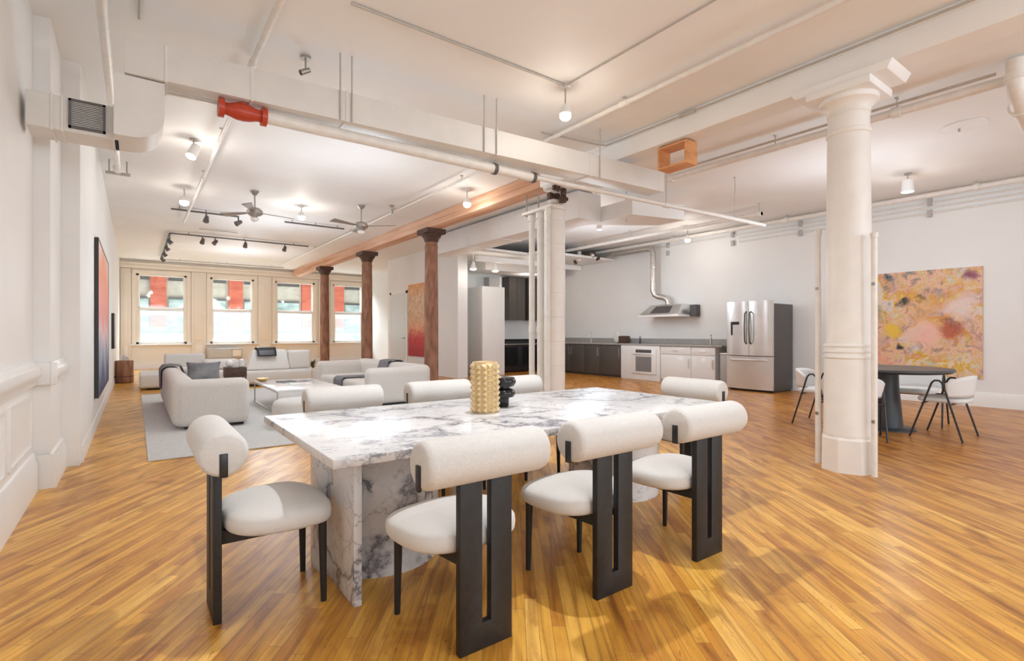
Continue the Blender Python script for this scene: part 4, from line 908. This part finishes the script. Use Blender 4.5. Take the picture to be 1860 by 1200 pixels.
# refrigerator
fx, fy0, fy1, fz = 10.20, 5.17, 6.15, 1.86
t = thing('refrigerator', 'stainless french-door refrigerator with bottom freezer against the right wall', 'refrigerator', (10.6, 5.6, 0))
MB().box(10.29, 11.09, fy0+0.01, fy1-0.01, 0.03, 1.80).build('case', M['steel_dark'], t, world=True, bevel=0.006)
MB().box(10.32, 11.05, fy0+0.03, fy1-0.03, 0, 0.03).build('plinth', M['dark'], t, world=True)
def fdoor(name, y0, y1, z0, z1):
    m = MB(); n = 8; pts = []
    for i in range(n+1):
        u = i/n; pts.append((fx+0.035*(abs(2*u-1)**2.5), y0+(y1-y0)*u))
    pts += [(10.288, y1), (10.288, y0)]
    m.prism(pts, z0, z1); return m.build(name, M['steel'], t, world=True, sharp=50)
ym = (fy0+fy1)/2
fl = fdoor('left_door', ym+0.003, fy1, 0.74, fz); frd = fdoor('right_door', fy0, ym-0.003, 0.74, fz); fb = fdoor('freezer_drawer', fy0, fy1, 0.05, 0.725)
for par, y in ((fl, ym+0.05), (frd, ym-0.05)):
    MB().tube([(fx+0.02, y, 0.98), (fx-0.04, y, 1.03), (fx-0.055, y, 1.3), (fx-0.04, y, 1.60), (fx+0.02, y, 1.65)], 0.014, n=10).build('handle', M['steel_dark'], par, world=True)
MB().tube([(fx+0.02, fy0+0.1, 0.64), (fx-0.045, fy0+0.13, 0.65), (fx-0.045, fy1-0.13, 0.65), (fx+0.02, fy1-0.1, 0.64)], 0.014, n=10).build('handle', M['steel'], fb, world=True)
dsp = MB().box(fx-0.006, fx+0.02, fy1-0.33, fy1-0.10, 1.14, 1.46).build('dispenser_frame', M['steel'], fl, world=True)
for q in ((fy1-0.30, fy1-0.16, 1.38, 1.44), (fy1-0.155, fy1-0.12, 1.16, 1.44)):
    o = MB().box(fx-0.012, fx-0.005, *q).build('dispenser_panel', M['blackglass'], dsp); o.location = -WL(dsp)
# alcove: tall white cabinet, black range, dark wall cabinets
t = thing('tall_cabinet', 'tall plain white cabinet box standing in the kitchen alcove', 'cabinet', (8.2, 12.5, 0))
MB().box(7.90, 8.66, 12.15, 13.38, 0, 2.53).build('carcass', M['wall'], t, world=True, bevel=0.004)
MB().box(7.885, 7.9, 12.16, 12.9, 0.08, 2.5).build('door', M['cab_white'], t, world=True, bevel=0.003)
t = thing('black_range', 'black kitchen range with steel rail in the alcove', 'range', (9.8, 13.0, 0))
MB().box(9.0, 10.5, 12.75, 13.38, 0.03, 0.97).build('range_body', M['blackmetal'], t, world=True, bevel=0.005)
MB().box(9.0, 10.5, 12.70, 13.38, 0.97, 1.02).build('cooktop', M['blackglass'], t, world=True)
MB().cyl((9.05, 12.70, 0.86), (10.45, 12.70, 0.86), 0.014).build('handle', M['steel'], t, world=True)
for x in (9.3, 10.05): MB().box(x-0.28, x+0.28, 12.735, 12.75, 0.2, 0.78).build('oven_door', M['blackglass'], t, world=True)
t = thing('wall_cabinet', 'dark wall cabinet hung above the black range', 'cabinet', (9.7, 13.2, 1.6))
MB().box(9.45, 10.10, 13.05, 13.38, 1.62, 2.98).build('carcass', M['cab_dark'], t, world=True)
MB().box(9.46, 9.77, 13.03, 13.05, 1.63, 2.97).build('door', M['cab_dark'], t, world=True); MB().box(9.78, 10.09, 13.03, 13.05, 1.63, 2.97).build('door', M['cab_dark'], t, world=True)
t = thing('wall_cabinet', 'dark wall cabinet seen between the vertical stacks', 'cabinet', (10.5, 13.2, 1.6))
MB().box(10.25, 10.95, 13.05, 13.38, 1.62, 2.98).build('carcass', M['cab_dark'], t, world=True)
MB().box(10.26, 10.94, 13.03, 13.05, 1.63, 2.97).build('door', M['cab_dark'], t, world=True)
t = thing('wall_unit', 'grey boxed unit with a white pipe high in the alcove', 'vent', (8.9, 13.2, 2.6))
MB().box(8.75, 9.12, 13.1, 13.38, 2.45, 2.92).build('unit_body', M['plastic_grey'], t, world=True)
MB().cyl((9.22, 13.2, 2.3), (9.22, 13.2, 2.95), 0.06).build('pipe_run', M['cab_white'], t, world=True)
# electrical outlet on right wall
t = thing('wall_outlet', 'small grey outlet box on the right wall beside the refrigerator', 'outlet', (XR, 5.0, 0.26))
MB().box(-0.05, 0, -0.09, 0.09, -0.04, 0.05).build('box', M['plastic_grey'], t, bevel=0.004)

# ------------------------------------------------------------ living area
t = tag(MB().box(0.10, 4.6, 5.86, 12.2, 0.001, 0.014).build('area_rug', M['rug'], bevel=0.004), 'large pale grey flatweave rug under the sofas', 'rug')
def rb(x0, x1, y0, y1, z0, z1, name, m, par, bev=0.06, seg=5):
    return MB().box(x0, x1, y0, y1, z0, z1).build(name, m, par, world=True, bevel=bev, seg=seg)
# left sofa seen from its near end
Z0 = 0.014
t = thing('sofa', 'oatmeal sofa at left, seen from its near end', 'sofa', (0.8, 9.1, Z0), group='oatmeal sofas on the rug')
rb(0.40, 1.21, 7.38, 7.66, 0.05, 0.62, 'near_arm', M['sofa'], t, 0.09, 7)
rb(0.36, 0.62, 7.40, 10.85, 0.05, 0.64, 'backrest', M['sofa'], t, 0.10, 7)
rb(0.60, 1.24, 7.62, 10.85, 0.05, 0.38, 'seat_base', M['sofa'], t, 0.06)
rb(0.40, 1.25, 10.6, 10.88, 0.05, 0.60, 'far_arm', M['sofa'], t, 0.09, 7)
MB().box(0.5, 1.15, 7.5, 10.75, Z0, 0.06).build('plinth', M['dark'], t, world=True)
def pillow_mesh(wd, ht, th):
    m = MB(); n = 16
    for sg in (-1, 1):
        def f(u, v, sg=sg):
            a, b = 2*u-1, 2*v-1
            pu, pv = 1-0.10*(1-a*a), 1-0.10*(1-b*b)
            k = max(0, (1-a**4)*(1-b**4))**0.6
            return (a*wd*pv, sg*th*k, b*ht*pu)
        m.sheet(f, n, n)
    bmesh.ops.remove_doubles(m.bm, verts=m.bm.verts, dist=0.0005)
    return m
t = tag(pillow_mesh(0.25, 0.17, 0.075).build('cushion', M['pillow'], sharp=70), 'dark grey cushion leaning on the left sofa', 'cushion')
t.location = (0.92, 9.9, 0.56); t.rotation_euler = (R(-14), 0, R(-8))
def thr(u, v):
    y = 10.05+0.5*v + 0.02*math.sin(u*9)
    pts = [(0.34, 0.30), (0.335, 0.60), (0.38, 0.67), (0.50, 0.68), (0.62, 0.66), (0.68, 0.50), (0.80, 0.41)]
    k = u*(len(pts)-1); i = min(int(k), len(pts)-2); f = k-i
    return (pts[i][0]*(1-f)+pts[i+1][0]*f, y, pts[i][1]*(1-f)+pts[i+1][1]*f)
tag(MB().sheet(thr, 24, 10).build('throw_blanket', M['throw'], solid=0.014), 'dark knitted throw over the left sofa back', 'blanket')
# right sofa
t = thing('sofa', 'oatmeal sofa at centre with grey throw, back to the brown columns', 'sofa', (3.6, 9.2, Z0), group='oatmeal sofas on the rug')
rb(3.02, 4.10, 7.95, 8.25, 0.05, 0.63, 'near_arm', M['sofa'], t, 0.10, 7)
rb(3.84, 4.14, 7.97, 10.9, 0.05, 0.66, 'backrest', M['sofa'], t, 0.10, 7)
rb(3.02, 3.88, 8.2, 10.7, 0.05, 0.38, 'seat_base', M['sofa'], t, 0.07)
rb(3.00, 4.10, 10.62, 10.95, 0.05, 0.63, 'far_arm', M['sofa'], t, 0.10, 7)
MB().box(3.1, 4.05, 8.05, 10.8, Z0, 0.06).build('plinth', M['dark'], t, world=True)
def thr2(u, v):
    y = 9.1+0.42*v + 0.03*math.sin(u*7) + 0.5*(1-u)*0.3
    pts = [(2.985, 0.12), (2.985, 0.36), (3.03, 0.405), (3.4, 0.40), (3.74, 0.41), (3.80, 0.55), (3.83, 0.68), (3.95, 0.695), (4.10, 0.69), (4.17, 0.60)]
    k = u*(len(pts)-1); i = min(int(k), len(pts)-2); f = k-i
    return (pts[i][0]*(1-f)+pts[i+1][0]*f, y, pts[i][1]*(1-f)+pts[i+1][1]*f)
tag(MB().sheet(thr2, 40, 12).build('throw_blanket', M['throw'], solid=0.014), 'grey ribbed throw draped across the centre sofa seat', 'blanket')
# far sofa
t = thing('sofa', 'far oatmeal sofa with slanting backs below the windows', 'sofa', (2.7, 13.2, 0))
rb(1.95, 3.45, 12.75, 13.7, 0.05, 0.36, 'seat_base', M['sofa'], t, 0.07)
MB().hexa([(2.0, 12.78, 0.36), (2.95, 12.78, 0.36), (2.95, 13.1, 0.36), (2.0, 13.1, 0.36), (2.2, 12.98, 0.82), (2.9, 12.98, 0.82), (2.9, 13.2, 0.82), (2.2, 13.2, 0.82)]).build('backrest', M['sofa'], t, world=True, bevel=0.05, seg=4)
rb(2.93, 3.42, 12.85, 13.15, 0.36, 0.80, 'side_cushion', M['sofa'], t, 0.06)
MB().box(2.05, 3.35, 12.85, 13.6, 0, 0.06).build('plinth', M['dark'], t, world=True)
def thr3(u, v):
    x = 2.25+0.4*v
    pts = [(12.80, 0.68), (12.86, 0.80), (12.93, 0.865), (13.08, 0.875), (13.22, 0.83), (13.24, 0.7)]
    k = u*(len(pts)-1); i = min(int(k), len(pts)-2); f = k-i
    return (x, pts[i][0]*(1-f)+pts[i+1][0]*f + 0.01, pts[i][1]*(1-f)+pts[i+1][1]*f)
t = tag(MB().sheet(thr3, 20, 8).build('throw_blanket', M['blackmetal'], solid=0.012), 'black throw over the corner of the far sofa back', 'blanket')
# daybed and blocks at far left
t = thing('daybed', 'low beige daybed at far left before the windows', 'daybed', (0.6, 13.8, 0))
rb(0.08, 1.9, 13.2, 14.5, 0.04, 0.35, 'mattress', M['sofa'], t, 0.06)
rb(0.55, 1.35, 14.2, 14.5, 0.35, 0.72, 'backrest', M['sofa'], t, 0.05)
rb(1.30, 2.05, 13.7, 14.4, 0.35, 0.58, 'bolster', M['sofa'], t, 0.08)
MB().box(0.2, 1.8, 13.3, 14.4, 0, 0.05).build('plinth', M['dark'], t, world=True)
# side table, dark
t = thing('side_table', 'small dark brown cube side table behind the left sofa', 'side table', (1.65, 11.8, 0.014))
MB().box(-0.19, 0.19, -0.19, 0.19, 0.30, 0.50).build('table_box', M['cap_brown'], t, bevel=0.01)
for sx in (-1, 1):
    for sy in (-1, 1): MB().box(sx*0.17-0.012, sx*0.17+0.012, sy*0.17-0.012, sy*0.17+0.012, 0, 0.30).build('leg', M['blackmetal'], t)
t = tag(MB().superell((0, 0, 0), 0.07, 0.07, 0.075, 0.9, 0.9, 20, 10).build('bowl', M['tablewhite']), 'small white rounded bowl on the dark side table', 'bowl'); t.location = (1.55, 11.78, 0.014+0.575)
t = tag(MB().lathe([(0.03, 0), (0.05, 0.01), (0.05, 0.14), (0.03, 0.16)], n=18).build('candle', M['tablewhite']), 'white candle standing on the dark side table', 'candle'); t.location = (1.76, 11.75, 0.514)
# coffee table
t = thing('coffee_table', 'low white-topped coffee table on thin metal legs', 'coffee table', (2.15, 8.9, Z0))
MB().box(1.66, 2.62, 8.05, 9.85, 0.345, 0.372).build('tabletop', M['tablewhite'], t, world=True, bevel=0.003)
for x in (1.68, 2.60):
    for y in (8.07, 9.83): MB().box(x-0.009, x+0.009, y-0.009, y+0.009, Z0, 0.345).build('leg', M['nickel'], t, world=True)
for x, z in ((1.67, 0.33), (2.59, 0.33), (1.67, Z0), (2.59, Z0)): MB().box(x, x+0.02, 8.07, 9.83, z, z+0.013).build('frame_rail', M['nickel'], t, world=True)
for lab, x0, y0, w_, d_, z, h, m, rz in (('dark magazine lying on the coffee table', 2.1, 9.3, 0.26, 0.34, 0.3725, 0.012, 'dark', 0.2), ('white open book lying on the coffee table', 2.15, 8.72, 0.3, 0.36, 0.3725, 0.02, 'cab_white', -0.15), ('small grey book near the end of the coffee table', 2.3, 9.02, 0.16, 0.22, 0.3725, 0.03, 'steel_dark', 0.4)):
    b = thing('book', lab, 'book', (x0, y0, z), rz)
    MB().box(-w_/2+0.004, w_/2-0.004, -d_/2+0.004, d_/2-0.004, 0.002, h-0.002).build('pages', M['tablewhite'], b)
    MB().box(-w_/2, w_/2, -d_/2, d_/2, h-0.002, h).box(-w_/2, w_/2, -d_/2, d_/2, 0, 0.002).build('cover', M[m], b)
t = tag(MB().lathe([(0.05, 0), (0.09, 0.02), (0.10, 0.05), (0.09, 0.05), (0.05, 0.03), (0.01, 0.02)], n=28).build('brass_bowl', M['brass']), 'small brass bowl at the far left corner of the coffee table', 'bowl'); t.location = (1.78, 9.72, 0.3725)
t = thing('ottoman', 'rounded cream ottoman peeking left behind the far-side dining chair', 'ottoman', (1.72, 7.0, Z0))
MB().superell((0, 0, 0.19), 0.32, 0.32, 0.16, 0.9, 0.45, 36, 14).build('cushion_body', M['boucle'], t)
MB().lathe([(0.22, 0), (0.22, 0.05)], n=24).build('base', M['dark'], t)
# wooden chest with shells
t = thing('wooden_chest', 'reddish walnut drum chest against the far left wall', 'chest', (-0.25, 15.7, 0))
MB().lathe([(0.17, 0), (0.19, 0.02), (0.19, 0.16), (0.185, 0.165), (0.185, 0.52), (0.175, 0.54)], n=12).build('chest_body', M['chestwood'], t)
MB().lathe([(0.192, 0.15), (0.194, 0.155), (0.194, 0.165), (0.192, 0.17)], n=12).build('band', M['cap_brown'], t)
t.location = (-0.205, 15.6, 0)
t = thing('coral_ornament', 'knotted white coral ornament on top of the wooden chest', 'ornament', (-0.20, 15.6, 0.54))
random.seed(5); m = MB()
for k in range(7):
    a = 2*PI*k/7; c = Vector((0.045*math.cos(a), 0.045*math.sin(a), 0.07+0.03*math.sin(3*a)))
    d1 = Vector((random.uniform(-1, 1), random.uniform(-1, 1), random.uniform(-1, 1))).normalized(); a1, b1 = frame_for(d1)
    pts = [c+(a1*math.cos(2*PI*j/14)+b1*math.sin(2*PI*j/14))*0.045 for j in range(14)]
    for p in pts: p.z = max(p.z, 0.012)
    m.tube(pts, 0.011, n=8)
m.build('coral_loops', M['cab_white'], t)
# radiator / AC units under the windows
t = thing('air_conditioner', 'grey under-window air conditioning unit below the second window', 'air conditioner', (2.6, 20.98, 0.3))
MB().box(-0.55, 0.55, -0.12, 0.13, 0, 0.36).build('unit_body', M['plastic_grey'], t, bevel=0.01)
m = MB()
for k in range(6): m.box(-0.5, 0.2, -0.128, -0.118, 0.05+k*0.05, 0.065+k*0.05)
m.build('vent_louvres', M['cab_white'], t)
MB().box(0.25, 0.52, -0.128, -0.118, 0.08, 0.30).build('access_panel', M['wall_cream'], t)
t = thing('potted_plant', 'small dark potted plant on the floor at the far sofa end', 'plant', (3.75, 13.9, 0))
MB().lathe([(0.13, 0), (0.16, 0.3), (0.15, 0.3), (0.12, 0.28)], n=20).build('pot', M['tablewhite'], t)
m = MB(); random.seed(9)
for k in range(36):
    a = random.uniform(0, 2*PI); r = random.uniform(0.05, 0.2); h = random.uniform(0.33, 0.55); s_ = 0.05
    p0 = Vector((0, 0, 0.28)); p1 = Vector((r*math.cos(a), r*math.sin(a), h)); sd = Vector((-math.sin(a), math.cos(a), 0))*0.02
    mid = (p0+p1)/2+Vector((0, 0, 0.04))
    v = [m.bm.verts.new(p0), m.bm.verts.new(mid+sd), m.bm.verts.new(p1), m.bm.verts.new(mid-sd)]; m.bm.faces.new(v)
m.build('foliage', mat('dark_green_leaf', (0.05, 0.07, 0.04), 0.5), t, solid=0.002)

# ------------------------------------------------------------ street facade beyond the far windows
t = thing('street_building', 'building facade with red pilasters seen through the far windows', 'building', (5, 28.2, 0))
MB().box(-3, 13, 28.2, 28.6, -3, 9).build('wall', M['ext_beige'], t, world=True)
for x in (0.86, 3.96, 7.32, 8.9, 11.5, -1.6):
    MB().box(x-0.30, x+0.30, 28.0, 28.2, 1.5, 9).build('pilaster', M['ext_red'], t, world=True)
for x0, x1 in ((-1.2, 0.5), (1.25, 3.55), (4.35, 6.9), (7.7, 8.5), (9.3, 11.1)):
    MB().box(x0, x1, 28.1, 28.2, 3.6, 4.4).build('window', M['ext_dark'], t, world=True)
    MB().box(x0, x1, 28.12, 28.2, 1.3, 2.75).build('window', M['ext_teal'], t, world=True)
    MB().box(x0, x1, 28.08, 28.2, 2.75, 2.85).build('window_lintel', M['ext_dark'], t, world=True)
MB().box(-3, 13, 27.9, 28.2, 2.0, 2.2).build('cornice', M['ext_white'], t, world=True)
MB().box(-3, 13, 27.85, 28.2, -0.2, 1.2).build('shopfront', M['ext_teal'], t, world=True)
struct(MB().box(-6, 16, YF+0.35, 27.85, -0.5, -0.4).build('ground', M['street']), 'pale pavement outside the far windows')
